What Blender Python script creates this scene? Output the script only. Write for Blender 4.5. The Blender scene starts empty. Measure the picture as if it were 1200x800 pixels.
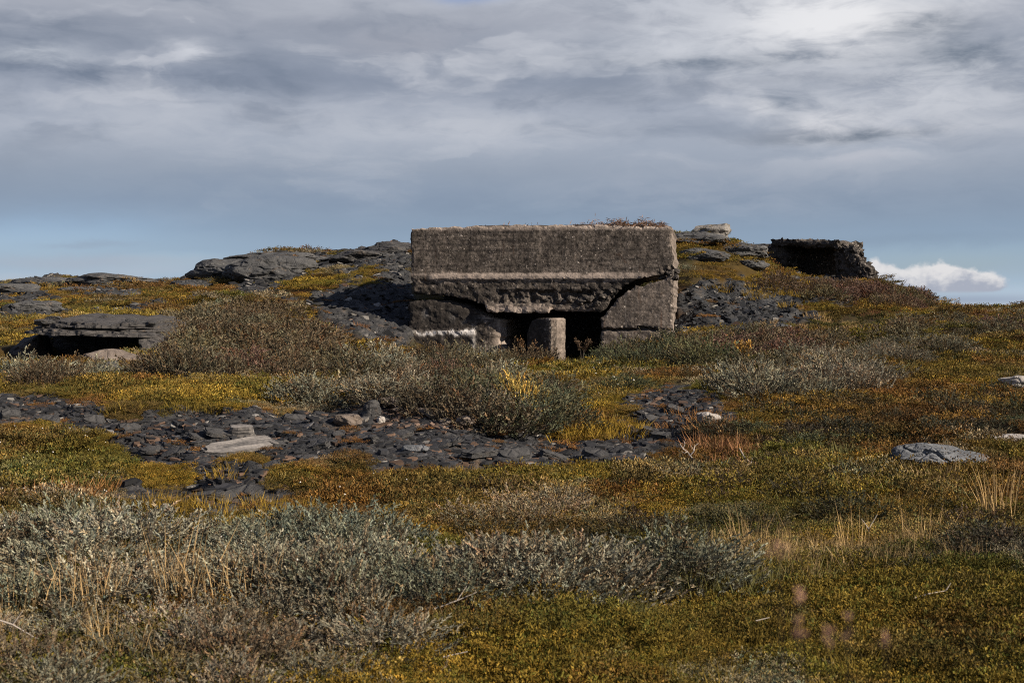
import bpy, math, random
import numpy as np
from mathutils import Vector, geometry, noise as mnoise

random.seed(7)
RNG = np.random.default_rng(11)
SC = bpy.context.scene
COL = SC.collection
F = 1667.0          # focal length in photo pixels (50 mm on a 36 mm wide frame, 1200 px)
HROW = 365.0        # eye-level row of the photo
EYE = 1.6
SUN_AZ, SUN_EL = math.radians(23), math.radians(30)
PI = math.pi

def lin(h):
    h = h.lstrip('#')
    v = [int(h[i:i + 2], 16) / 255 for i in (0, 2, 4)]
    return tuple(c / 12.92 if c <= 0.04045 else ((c + 0.055) / 1.055) ** 2.4 for c in v)

# ------------------------------------------------------------------ noise (numpy)
def _hash(ix, iy, iz, seed):
    with np.errstate(over='ignore'):
        h = (ix.astype(np.int64) * 374761393 + iy.astype(np.int64) * 668265263 + iz.astype(np.int64) * 2147483647 + seed * 974711) & 0xFFFFFFFF
        h = ((h ^ (h >> 13)) * 1274126177) & 0xFFFFFFFF
        h = ((h ^ (h >> 16)) * 2246822519) & 0xFFFFFFFF
        h = h ^ (h >> 15)
    return (h & 0xFFFFFF) / float(0xFFFFFF)

def vnoise(x, y, z=None, seed=0):
    x = np.asarray(x, float); y = np.asarray(y, float)
    z = np.zeros_like(x) if z is None else np.asarray(z, float)
    ix, iy, iz = np.floor(x), np.floor(y), np.floor(z)
    fx, fy, fz = x - ix, y - iy, z - iz
    fx = fx * fx * fx * (fx * (fx * 6 - 15) + 10); fy = fy * fy * fy * (fy * (fy * 6 - 15) + 10); fz = fz * fz * fz * (fz * (fz * 6 - 15) + 10)
    r = 0
    for dx in (0, 1):
        wx = fx if dx else 1 - fx
        for dy in (0, 1):
            wy = fy if dy else 1 - fy
            for dz in (0, 1):
                wz = fz if dz else 1 - fz
                r = r + wx * wy * wz * _hash(ix + dx, iy + dy, iz + dz, seed)
    return r

def fbm(x, y, z=None, oct=4, seed=0, gain=0.5):
    a, s, t = 1.0, 0.0, 0.0
    x = np.asarray(x, float); y = np.asarray(y, float)
    z = None if z is None else np.asarray(z, float)
    for o in range(oct):
        s = s + a * (vnoise(x, y, z, seed + o * 17) - 0.5); t += a
        x = x * 2.03 + 5.1; y = y * 2.03 + 1.7
        z = None if z is None else z * 2.03 + 3.3
        a *= gain
    return s / t * 2     # about -1..1

def inpoly(px, py, poly):
    px = np.asarray(px, float); py = np.asarray(py, float)
    ins = np.zeros(px.shape, bool)
    n = len(poly)
    for i in range(n):
        x1, y1 = poly[i]; x2, y2 = poly[(i + 1) % n]
        if y1 == y2: continue
        c = ((y1 > py) != (y2 > py)) & (px < (x2 - x1) * (py - y1) / (y2 - y1) + x1)
        ins ^= c
    return ins

def sstep(a, b, x):
    t = np.clip((np.asarray(x, float) - a) / (b - a), 0, 1)
    return t * t * (3 - 2 * t)

# ------------------------------------------------------------------ node helpers
class G:
    """a node tree with arithmetic on sockets"""
    def __init__(s, tree):
        s.t = tree; s.n = tree.nodes; s.l = tree.links
        s.n.clear()
    def node(s, typ, **kw):
        nd = s.n.new(typ)
        for k, v in kw.items(): setattr(nd, k, v)
        return nd
    def put(s, inp, v):
        if isinstance(v, E): v = v.s
        if isinstance(v, bpy.types.NodeSocket): s.l.new(v, inp)
        elif isinstance(v, (tuple, list)) and len(v) == 3 and inp.type == 'RGBA': inp.default_value = (*v, 1)
        else: inp.default_value = v
    def math(s, op, a, b=None, c=None, clamp=False):
        nd = s.node('ShaderNodeMath', operation=op, use_clamp=clamp)
        for i, v in enumerate((a, b, c)):
            if v is not None: s.put(nd.inputs[i], v)
        return E(s, nd.outputs[0])
    def mix(s, f, a, b, blend='MIX'):
        nd = s.node('ShaderNodeMix', data_type='RGBA', blend_type=blend, clamp_factor=True)
        s.put(nd.inputs[0], f); s.put(nd.inputs[6], a); s.put(nd.inputs[7], b)
        return E(s, nd.outputs[2])
    def noise(s, vec, scale=5, detail=4, rough=0.5, dist=0, out=0):
        nd = s.node('ShaderNodeTexNoise')
        if vec is not None: s.put(nd.inputs['Vector'], vec)
        nd.inputs['Scale'].default_value = scale; nd.inputs['Detail'].default_value = detail
        nd.inputs['Roughness'].default_value = rough; nd.inputs['Distortion'].default_value = dist
        return E(s, nd.outputs[out])
    def voro(s, vec, scale=5, feature='F1', out=0):
        nd = s.node('ShaderNodeTexVoronoi', feature=feature)
        if vec is not None: s.put(nd.inputs['Vector'], vec)
        nd.inputs['Scale'].default_value = scale
        return E(s, nd.outputs[out])
    def vec(s, x, y, z):
        nd = s.node('ShaderNodeCombineXYZ')
        for i, v in enumerate((x, y, z)): s.put(nd.inputs[i], v)
        return E(s, nd.outputs[0])
    def scale(s, v, xyz):
        nd = s.node('ShaderNodeMapping'); s.put(nd.inputs[0], v); nd.inputs['Scale'].default_value = xyz
        return E(s, nd.outputs[0])
    def sep(s, v):
        nd = s.node('ShaderNodeSeparateXYZ'); s.put(nd.inputs[0], v)
        return [E(s, o) for o in nd.outputs]
    def ramp(s, f, stops, interp='LINEAR'):
        nd = s.node('ShaderNodeValToRGB'); r = nd.color_ramp; r.interpolation = interp
        while len(r.elements) > 1: r.elements.remove(r.elements[-1])
        for i, (p, c) in enumerate(stops):
            e = r.elements[0] if i == 0 else r.elements.new(p)
            e.position = p; e.color = (*c, 1) if not isinstance(c, (int, float)) else (c, c, c, 1)
        s.put(nd.inputs[0], f)
        return E(s, nd.outputs[0])
    def smooth(s, a, b, x):
        nd = s.node('ShaderNodeMapRange', interpolation_type='SMOOTHSTEP')
        s.put(nd.inputs[0], x); nd.inputs[1].default_value = a; nd.inputs[2].default_value = b
        return E(s, nd.outputs[0])
    def attr(s, name, typ='GEOMETRY', out='Color'):
        nd = s.node('ShaderNodeAttribute', attribute_name=name, attribute_type=typ)
        return E(s, nd.outputs[out])
    def coord(s, which='Object'):
        return E(s, s.node('ShaderNodeTexCoord').outputs[which])
    def pos(s):
        return E(s, s.node('ShaderNodeNewGeometry').outputs['Position'])
    def bump(s, h, strength=0.5, dist=0.02, normal=None):
        nd = s.node('ShaderNodeBump'); nd.inputs['Strength'].default_value = strength; nd.inputs['Distance'].default_value = dist
        s.put(nd.inputs['Height'], h)
        if normal is not None: s.put(nd.inputs['Normal'], normal)
        return E(s, nd.outputs[0])
    def out(s, shader):
        o = s.node('ShaderNodeOutputMaterial'); s.put(o.inputs[0], shader)
    def principled(s, col, rough=0.9, spec=0.2, normal=None):
        b = s.node('ShaderNodeBsdfPrincipled')
        s.put(b.inputs['Base Color'], col); s.put(b.inputs['Roughness'], rough); s.put(b.inputs['Specular IOR Level'], spec)
        if normal is not None: s.put(b.inputs['Normal'], normal)
        return E(s, b.outputs[0])

class E:
    def __init__(s, g, sock): s.g, s.s = g, sock
    def __add__(a, b): return a.g.math('ADD', a, b)
    __radd__ = __add__
    def __mul__(a, b): return a.g.math('MULTIPLY', a, b)
    __rmul__ = __mul__
    def __sub__(a, b): return a.g.math('SUBTRACT', a, b)
    def __rsub__(a, b): return a.g.math('SUBTRACT', b, a)
    def __truediv__(a, b): return a.g.math('DIVIDE', a, b)

def mat(name):
    m = bpy.data.materials.new(name); m.use_nodes = True
    m.cycles.use_transparent_shadow = False
    return m, G(m.node_tree)

# ------------------------------------------------------------------ mesh / object helpers
def mesh_np(name, V, faces, attrs=None, smooth=False, m=None):
    """V (n,3); faces: array (m,k) or a list of such arrays; attrs name -> (n,) or (n,3) per vertex"""
    me = bpy.data.meshes.new(name)
    V = np.ascontiguousarray(V, np.float32)
    fl = faces if isinstance(faces, list) else [faces]
    fl = [np.asarray(f, np.int32) for f in fl if len(f)]
    me.vertices.add(len(V)); me.vertices.foreach_set('co', V.ravel())
    if fl:
        tot = np.concatenate([np.full(len(f), f.shape[1], np.int32) for f in fl])
        loops = np.concatenate([f.ravel() for f in fl])
        st = np.concatenate([[0], np.cumsum(tot)[:-1]]).astype(np.int32)
        me.loops.add(len(loops)); me.polygons.add(len(tot))
        me.loops.foreach_set('vertex_index', loops)
        me.polygons.foreach_set('loop_start', st)
        me.polygons.foreach_set('use_smooth', np.full(len(tot), smooth, bool))
    for k, a in (attrs or {}).items():
        a = np.asarray(a, np.float32)
        if a.ndim == 1:
            at = me.attributes.new(k, 'FLOAT', 'POINT'); at.data.foreach_set('value', a)
        else:
            at = me.attributes.new(k, 'FLOAT_COLOR', 'POINT')
            at.data.foreach_set('color', np.concatenate([a, np.ones((len(a), 1), np.float32)], 1).ravel())
    if m: me.materials.append(m)
    me.update(calc_edges=True); me.validate()
    return me

def link(name, me, parent=None, loc=None, rotz=None):
    o = bpy.data.objects.new(name, me); COL.objects.link(o)
    if parent: o.parent = parent
    if loc is not None: o.location = loc
    if rotz is not None: o.rotation_euler = (0, 0, rotz)
    return o

def tag(o, label=None, cat=None, group=None, kind=None):
    if label: o['label'] = label
    if cat: o['category'] = cat
    if group: o['group'] = group
    o['kind'] = kind or 'thing'
    return o

def empty(name, loc=(0, 0, 0), rotz=0):
    o = bpy.data.objects.new(name, None); COL.objects.link(o)
    o.location = loc; o.rotation_euler = (0, 0, rotz); o.empty_display_size = 0.2
    return o

def copy_thing(o, parent=None):
    c = o.copy(); COL.objects.link(c)
    if parent: c.parent = parent
    for ch in list(o.children): copy_thing(ch, c)
    return c

# ------------------------------------------------------------------ terrain
# each column of the photo: (depth in metres, height of the ground there)
PROF = {
 -260: [(3,0),(6,0),(10,0),(13,.05),(16,.35),(20,.55),(26,.7),(32,1.1),(40,1.6),(50,2.1),(57,2.4),(70,1.8)],
 0:    [(3,0),(6,0),(10,0),(13,.02),(14.5,.2),(16,.36),(18,.5),(22,.55),(26,.62),(30,.95),(35,1.25),(42,1.75),(50,2.3),(56,2.7),(66,2.0)],
 120:  [(6,0),(10,0),(13,-.03),(15,.2),(17,.43),(19,.54),(23,.52),(27,.65),(30,.85),(35,1.3),(42,1.85),(50,2.45),(56,2.78),(66,2.1)],
 265:  [(28,.72),(33,1.2),(40,1.85),(48,2.75),(54,3.15),(66,2.4)],
 220:  [(6,0),(10,0),(12.5,-.04),(14,.1),(16.5,.45),(18.5,.52),(23,.5),(28,.68),(33,1.15),(40,1.75),(48,2.45),(54,2.65),(66,2.0)],
 320:  [(6,0),(10,0),(12.5,-.04),(14,.1),(16.5,.45),(18.5,.5),(23,.48),(30,.8),(38,1.5),(45,2.4),(51,3.5),(55,3.85),(66,2.8)],
 400:  [(6,0),(10,0),(12.5,-.03),(14,.1),(16.5,.48),(18.5,.5),(24,.45),(30,.65),(36,1.05),(40,1.7),(46,2.8),(52,3.5),(56,3.9),(68,3.0)],
 475:  [(6,0),(10,0),(13,-.02),(15,.25),(17,.5),(19,.45),(24,.40),(30,.42),(36.5,.5),(38.5,1.05),(42,2.0),(46,2.9),(54,4.05),(58,4.2),(70,3.0)],
 560:  [(6,0),(10,0),(13,-.02),(14.5,.1),(16.3,.38),(18.5,.30),(24,.33),(30,.33),(36,.28),(38,.22),(42,.5),(46,2.4),(54,4.0),(60,4.1),(72,3.0)],
 640:  [(6,0),(10,0),(13,-.02),(14.5,.05),(16.5,.22),(19,.22),(24,.3),(30,.32),(36,.22),(38,.2),(42,.5),(46,2.4),(54,4.0),(60,4.2),(72,3.0)],
 720:  [(6,0),(10,0),(13,.0),(15,.08),(17,.22),(20,.33),(24,.36),(30,.35),(36,.25),(38,.25),(42,.7),(46,2.5),(54,4.05),(60,4.2),(72,3.0)],
 800:  [(6,0),(10,0),(13,.0),(15,.08),(18,.32),(20,.4),(24,.42),(28,.42),(34,.5),(37,.85),(39,1.3),(42,2.0),(46,3.2),(50,4.0),(54,4.35),(62,4.0),(72,3.0)],
 850:  [(6,0),(10,0),(13,.02),(16,.18),(19,.38),(24,.45),(30,.48),(34,.6),(38,1.2),(42,1.95),(46,3.0),(51,4.05),(55,4.3),(62,3.8),(72,3.0)],
 900:  [(6,0),(10,0),(13,.05),(16,.2),(20,.42),(25,.52),(30,.52),(34,.65),(38,1.1),(42,1.8),(46,2.5),(51,3.15),(56,3.4),(62,3.2),(72,2.6)],
 960:  [(6,0),(10,.0),(13,.06),(16,.24),(20,.44),(25,.55),(30,.56),(34,.7),(39,1.2),(45,1.95),(51,2.6),(55,2.85),(62,2.7),(72,2.2)],
 1030: [(6,0),(10,.02),(13,.08),(16,.26),(20,.45),(25,.56),(30,.62),(35,.85),(40,1.35),(46,1.95),(51,2.5),(55,2.7),(62,2.4),(72,1.5)],
 1090: [(6,0),(10,.03),(13,.1),(16,.28),(20,.45),(25,.57),(30,.68),(36,1.05),(42,1.5),(47,1.68),(52,1.75),(60,1.4),(72,.6)],
 1200: [(6,0.02),(10,.06),(13,.14),(16,.3),(20,.47),(25,.6),(30,.76),(36,1.2),(42,1.55),(46,1.66),(52,1.5),(62,.9),(72,0)],
 1460: [(3,0),(6,0.03),(10,.08),(13,.16),(16,.32),(20,.5),(26,.65),(32,.9),(40,1.4),(46,1.6),(56,1.2),(72,0)],
}
_cp = []
for _px, prof in PROF.items():
    for d, z in prof:
        x = (_px - 600) / F * d
        _cp.append((math.atan2(x, d), math.log(math.hypot(x, d)), z))
_cp = np.array(_cp)
SA, SB = 5.0, 2.6     # anisotropy of the interpolation space
_P = np.stack([_cp[:, 0] * SA, _cp[:, 1] * SB], 1)
def _U(r2): return np.where(r2 > 1e-12, 0.5 * r2 * np.log(np.maximum(r2, 1e-12)), 0)
_n = len(_P)
_K = _U(((_P[:, None] - _P[None]) ** 2).sum(-1)) + np.eye(_n) * 0.002
_Q = np.concatenate([np.ones((_n, 1)), _P], 1)
_A = np.block([[_K, _Q], [_Q.T, np.zeros((3, 3))]])
_W = np.linalg.solve(_A, np.concatenate([_cp[:, 2], np.zeros(3)]))

def tps(th, lr):
    th = np.clip(th, -0.48, 0.48).ravel(); lr = np.clip(lr, math.log(3), math.log(76)).ravel()
    out = np.empty(th.shape)
    for i in range(0, len(th), 20000):
        q = np.stack([th[i:i + 20000] * SA, lr[i:i + 20000] * SB], 1)
        out[i:i + 20000] = _U(((q[:, None] - _P[None]) ** 2).sum(-1)) @ _W[:_n] + _W[_n] + q @ _W[_n + 1:]
    return out

NT, NR = 520, 430
TH = np.linspace(-0.52, 0.52, NT)
RR = np.geomspace(2.2, 76.0, NR)

# zones of bare rock as outlines on the ground (photo columns and rows, carried onto the terrain)
ROCK_POLYS = [
 [(-90,464),(60,470),(120,480),(150,484),(330,482),(400,472),(470,464),(530,472),(570,494),(640,508),(700,512),(722,502),(735,474),(760,454),(805,452),(860,488),(835,514),(780,530),(740,546),(640,553),(560,558),(430,561),(390,568),(345,584),(310,600),(225,610),(120,602),(138,566),(140,524),(60,520),(-90,518)],
 [(790,305),(820,316),(870,330),(930,352),(962,374),(945,388),(786,392)],
 [(395,304),(485,284),(485,312),(440,312),(400,335)],
 [(362,360),(485,315),(485,405),(385,396)],
]
CUSHIONS = [(165,487,42,8),(95,522,45,10),(355,562,42,12),(185,562,45,9),(285,550,26,8),(415,548,22,9),(25,515,40,9)]   # moss on the bank: px,row,rx,ry

def hgt_raw(x, y):
    th = np.arctan2(x, y); r = np.hypot(x, y)
    z = tps(th, np.log(np.maximum(r, 0.5))).reshape(np.shape(x))
    far = sstep(20, 60, r)
    near = 1 - sstep(9, 22, r)
    z = z + 0.115 * fbm(x / 1.2, y / 1.2, oct=4, seed=3) * sstep(3.0, 6, r) * (1 - 0.45 * near) + 0.05 * fbm(x / .55, y / .55, oct=2, seed=6) + 0.15 * far * fbm(x / 3.2, y / 3.2, oct=4, seed=9)
    z = z + 0.018 * fbm(x / 0.25, y / 0.25, oct=3, seed=23)
    return z

def pxrow(x, y, z):
    y = np.maximum(y, 0.3)
    return 600 + F * x / y, HROW + F * (EYE - z) / y

def rockmask(x, y, z, soft=True):
    px, row = pxrow(x, y, z)
    w1 = fbm(x / 0.9, y / 0.9, oct=3, seed=31); w2 = fbm(x / 0.9, y / 0.9, oct=3, seed=37)
    r = np.hypot(x, y)
    px2 = px + 22 * w1; row2 = row + 9 * w2
    mk = np.zeros(np.shape(x), bool)
    for i, p in enumerate(ROCK_POLYS):
        ok = (r < 24) if i == 0 else (r > 33)
        mk |= inpoly(px2, row2, p) & ok
    for (cx, cy, rx, ry) in CUSHIONS:
        mk &= ~((((px2 - cx) / rx) ** 2 + ((row2 - cy) / ry) ** 2 < 1) & (r < 24))
    # bare stony patches on the far hill
    scree = (r > 33) & (px > 785)
    mk &= ~(scree & (fbm(x / 1.6, y / 1.6, oct=4, seed=47) < -.30))
    hill = (r > 38) & (y > 0) & ((px < 482) | (px > 790)) & (px < 1000)
    mk |= hill & (fbm(x / 2.6, y / 2.6, oct=4, seed=41) > np.where((px < 482) & (px > 365), -.14, np.where((px < 482) & (px > 235), 0.04, np.where(px < 482, .15, 0.22))))
    return mk

_TT, _RG = np.meshgrid(TH, RR, indexing='ij')
GX, GY = np.sin(_TT) * _RG, np.cos(_TT) * _RG
GZ = hgt_raw(GX, GY)
GM = rockmask(GX, GY, GZ).astype(float)
# rough slate relief where rock lies bare, a terrace-like stepping on the near bank
_st = 0.11 * fbm(GX / 0.5, GY / 0.5, oct=4, seed=51) + 0.13 * np.abs(fbm((GX + GY * .4) / 0.9, (GY - GX * .3) / 0.28, oct=4, seed=53))
GZ = GZ + GM * _st * np.where(_RG > 30, 2.0, 1.0)
_px, _row = pxrow(GX, GY, GZ)
for (cx, cy, rx, ry) in CUSHIONS:
    q = ((_px - cx) / rx) ** 2 + ((_row - cy) / ry) ** 2
    GZ = GZ + np.where(_RG < 24, 0.10 * np.exp(-1.2 * q), 0)
# ground under the bunker is level, and the hollow under the rock shelter is dug out
BK_PHI, BK_D = math.radians(8), 38.0
BK_P0 = np.array([(635 - 600) / F * BK_D, BK_D, 0.2])
_bt = np.array([math.cos(BK_PHI), -math.sin(BK_PHI)]); _bn = np.array([math.sin(BK_PHI), math.cos(BK_PHI)])
_lx = (GX - BK_P0[0]) * _bt[0] + (GY - BK_P0[1]) * _bt[1]; _ly = (GX - BK_P0[0]) * _bn[0] + (GY - BK_P0[1]) * _bn[1]
_inside = (np.abs(_lx) < 3.46) & (_ly > -0.3) & (_ly < 5.2)
GZ = np.where(_inside, 0.2, GZ)

def H(x, y):
    x = np.asarray(x, float); y = np.asarray(y, float)
    th = np.arctan2(x, y); r = np.hypot(x, y)
    a = np.clip((th - TH[0]) / (TH[1] - TH[0]), 0, NT - 1.001)
    b = np.clip(np.log(np.maximum(r, RR[0]) / RR[0]) / math.log(RR[1] / RR[0]), 0, NR - 1.001)
    i, j = a.astype(int), b.astype(int); fa, fb = a - i, b - j
    return (GZ[i, j] * (1 - fa) * (1 - fb) + GZ[i + 1, j] * fa * (1 - fb) + GZ[i, j + 1] * (1 - fa) * fb + GZ[i + 1, j + 1] * fa * fb)

def Mk(x, y):
    th = np.arctan2(x, y); r = np.hypot(x, y)
    i = np.clip(np.rint((th - TH[0]) / (TH[1] - TH[0])), 0, NT - 1).astype(int)
    j = np.clip(np.rint(np.log(np.maximum(r, RR[0]) / RR[0]) / math.log(RR[1] / RR[0])), 0, NR - 1).astype(int)
    return GM[i, j]

_DS = np.geomspace(3, 75, 900)
def hit(px, row, dmin=3, dmax=75):
    """where the line of sight of a photo pixel first meets the ground"""
    d = _DS[(_DS >= dmin) & (_DS <= dmax)]
    x = (px - 600) / F * d
    zr = EYE + (HROW - row) / F * d
    below = np.nonzero(H(x, d) >= zr)[0]
    if len(below):
        k = below[0]
    else:   # grazes over the crest: take the nearest approach
        k = int(np.argmin(zr - H(x, d)))
    return np.array([x[k], d[k], float(H(x[k], d[k]))])

# colour of the plant cover (albedo), from patches of heath, moss and grass
PAL = dict(lichen=(.23,.20,.14), moss=(.142,.114,.020), olive=(.146,.102,.020), gold=(.225,.145,.025), rust=(.138,.066,.022), green=(.086,.082,.020), brown=(.112,.068,.028),
           straw=(.30,.21,.10), dark=(.045,.036,.018), orange=(.25,.125,.045))
ZONES = [ # px,row,rx,ry,colour,weight
 (250,462,130,14,'olive',.8),(320,462,60,12,'green',.5),(215,470,70,10,'gold',.55),(60,462,110,14,'brown',.4),(30,440,60,20,'olive',.6),
 (80,550,100,30,'green',.9),(95,580,22,8,'orange',.7),(185,562,45,10,'gold',.9),(285,550,26,9,'gold',.9),(355,562,42,14,'green',.7),(350,552,40,6,'gold',.5),
 (430,548,25,10,'green',.6),(20,515,40,8,'green',.6),(95,522,45,9,'olive',.8),
 (700,450,70,16,'olive',.6),(720,470,45,18,'gold',.7),(665,500,40,12,'orange',.75),(690,512,40,8,'gold',.6),(730,495,40,8,'gold',.6),
 (640,548,40,10,'gold',.5),(560,560,80,12,'olive',.6),(560,600,60,18,'gold',.35),(650,590,50,20,'straw',.45),(590,610,50,14,'straw',.35),
 (560,585,60,10,'dark',.7),(520,570,90,14,'green',.5),
 (830,530,70,18,'rust',.75),(850,560,90,18,'brown',.5),(1000,490,170,35,'rust',.55),(960,520,90,14,'dark',.55),(900,535,40,8,'green',.6),
 (1100,440,120,14,'olive',.7),(1140,400,60,14,'olive',.6),(1050,500,60,20,'dark',.4),(1130,520,90,14,'brown',.45),
 (1000,590,200,30,'olive',.6),(880,620,90,22,'green',.6),(960,610,60,12,'dark',.5),(1090,570,70,20,'green',.5),(1060,600,60,14,'rust',.35),
 (880,660,80,22,'straw',.35),(1080,625,130,14,'straw',.35),(1000,720,230,60,'olive',.7),(900,760,120,25,'gold',.22),(1120,760,90,25,'brown',.35),
 (640,740,140,16,'green',.55),(700,760,120,22,'olive',.5),(560,770,80,22,'gold',.35),(1050,790,90,16,'rust',.2),(840,770,90,20,'rust',.25),
 (930,336,80,18,'gold',1.4),(845,330,30,12,'gold',.8),(980,345,50,12,'gold',.7),(860,312,40,12,'gold',.6),(840,300,40,12,'olive',.7),(1050,365,90,8,'rust',.5),(960,360,60,10,'olive',.6),
 (240,325,50,10,'rust',.6),(370,312,30,8,'gold',.6),(330,330,70,8,'gold',.5),(440,325,45,14,'olive',.8),(120,350,160,10,'rust',.4),(60,375,60,10,'gold',.4),(20,400,40,20,'olive',.7),
 (300,590,260,14,'gold',.12),(180,610,80,12,'olive',.5),
]
def zone_colour(x, y, z):
    px, row = pxrow(x, y, z)
    a = fbm(x / 1.7, y / 1.7, oct=4, seed=61); b = fbm(x / 1.3, y / 1.3, oct=4, seed=67); c = fbm(x / 0.6, y / 0.6, oct=3, seed=71)
    P = {k: np.array(v) for k, v in PAL.items()}
    d = fbm(x / 2.3 + 7, y / 2.3, oct=4, seed=73); e = fbm(x / .35, y / .35, oct=3, seed=79)
    col = P['olive'] * np.ones(np.shape(x) + (1,))
    def lay(col, f, k, amt):
        w = (np.clip(f, 0, 1) * amt)[..., None]; return col * (1 - w) + P[k] * w
    col = lay(col, sstep(.08, .20, a), 'gold', .7)
    col = lay(col, sstep(.07, .18, b), 'rust', .85)
    col = lay(col, sstep(.12, .24, -b), 'green', .85)
    col = lay(col, sstep(.20, .30, d), 'brown', .7)
    col = lay(col, sstep(.20, .32, -d), 'moss', .8)
    col = lay(col, sstep(.22, .36, -c), 'dark', .7)
    col = lay(col, sstep(.30, .42, c), 'gold', .6)
    col = lay(col, sstep(.30, .46, e), 'straw', .4)
    col = lay(col, sstep(.36, .44, fbm(x / .8 + 3, y / .8, oct=4, seed=89)), 'lichen', .6)
    wx = px + 35 * b; wr = row + 12 * a
    for (cx, cy, rx, ry, k, wt) in ZONES:
        q = ((wx - cx) / rx) ** 2 + ((wr - cy) / ry) ** 2
        w = (wt * sstep(1.5, .3, q) * (0.65 + 0.6 * np.clip(c + .3, 0, 1)))[..., None]
        w = np.clip(w, 0, .95)
        col = col * (1 - w) + P[k] * w
    return np.clip(col, 0.01, 1)
# cave hollow under the rock shelter on the left
CAVE_D = 28.8
_m = inpoly(GX, GY, [(-10.3, 28.7), (-7.75, 28.7), (-7.7, 31.6), (-10.0, 31.6)])
GZ[:] = np.where(_m, np.minimum(GZ, .62), GZ)
_m = inpoly(GX, GY, [(-10.5, 26.0), (-7.9, 26.0), (-7.7, 28.8), (-10.4, 28.8)])
GZ[:] = np.where(_m, np.minimum(GZ, .54 + .02 * (GY - 26)), GZ)
# ------------------------------------------------------------------ materials
def rock_nodes(g, dark=(.030,.032,.036), light=(.13,.125,.12), strata=True, lichen=True):
    p = g.coord('Object')
    q = g.scale(p, (1.0, 1.0, 4.0)) if strata else p
    n1 = g.noise(q, 1.7, 6, .62, .6); n2 = g.noise(q, 9, 5, .6); n3 = g.noise(p, 60, 3, .6)
    f = g.math('ADD', n1 * .5 + n2 * .35, n3 * .2)
    col = g.ramp(f, [(.33, dark), (.5, tuple(.5 * (a + b) * .85 for a, b in zip(dark, light))), (.68, light)])
    if lichen:
        l = g.smooth(.60, .68, g.noise(p, 3.1, 5, .7))
        col = g.mix(l * .55, col, (.115,.085,.06))
        l2 = g.smooth(.66, .72, g.noise(p, 7, 4, .7, .3))
        col = g.mix(l2 * .6, col, (.25,.24,.22))
    cr = g.smooth(0.0, .06, g.voro(q, 3.5, 'DISTANCE_TO_EDGE'))
    h = n2 * .6 + n3 * .25 + cr * .25 + n1 * .5
    return col, h

def mk_rock(name, dark, light, **k):
    m, g = mat(name); col, h = rock_nodes(g, dark, light, **k)
    g.out(g.principled(col, .85, .14, g.bump(h, .8, .05))); return m
M_SLATE = mk_rock('slate rock', (.017,.0175,.019), (.090,.086,.082))
M_GREY = mk_rock('weathered grey rock', (.035,.038,.042), (.19,.195,.20), strata=False)
M_PALE = mk_rock('pale stone', (.20,.18,.16), (.42,.38,.34), strata=False)
M_GREYTAN = mk_rock('grey tan stone', (.10,.093,.085), (.26,.24,.215), strata=False)
M_OUTC = mk_rock('hill outcrop rock', (.022,.023,.024), (.098,.096,.093), strata=False)
M_OVER = mk_rock('layered shelter rock', (.015,.015,.0155), (.095,.087,.081))
M_BROWNROCK = mk_rock('brown worn rock', (.07,.055,.045), (.21,.17,.14), strata=False)

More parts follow.
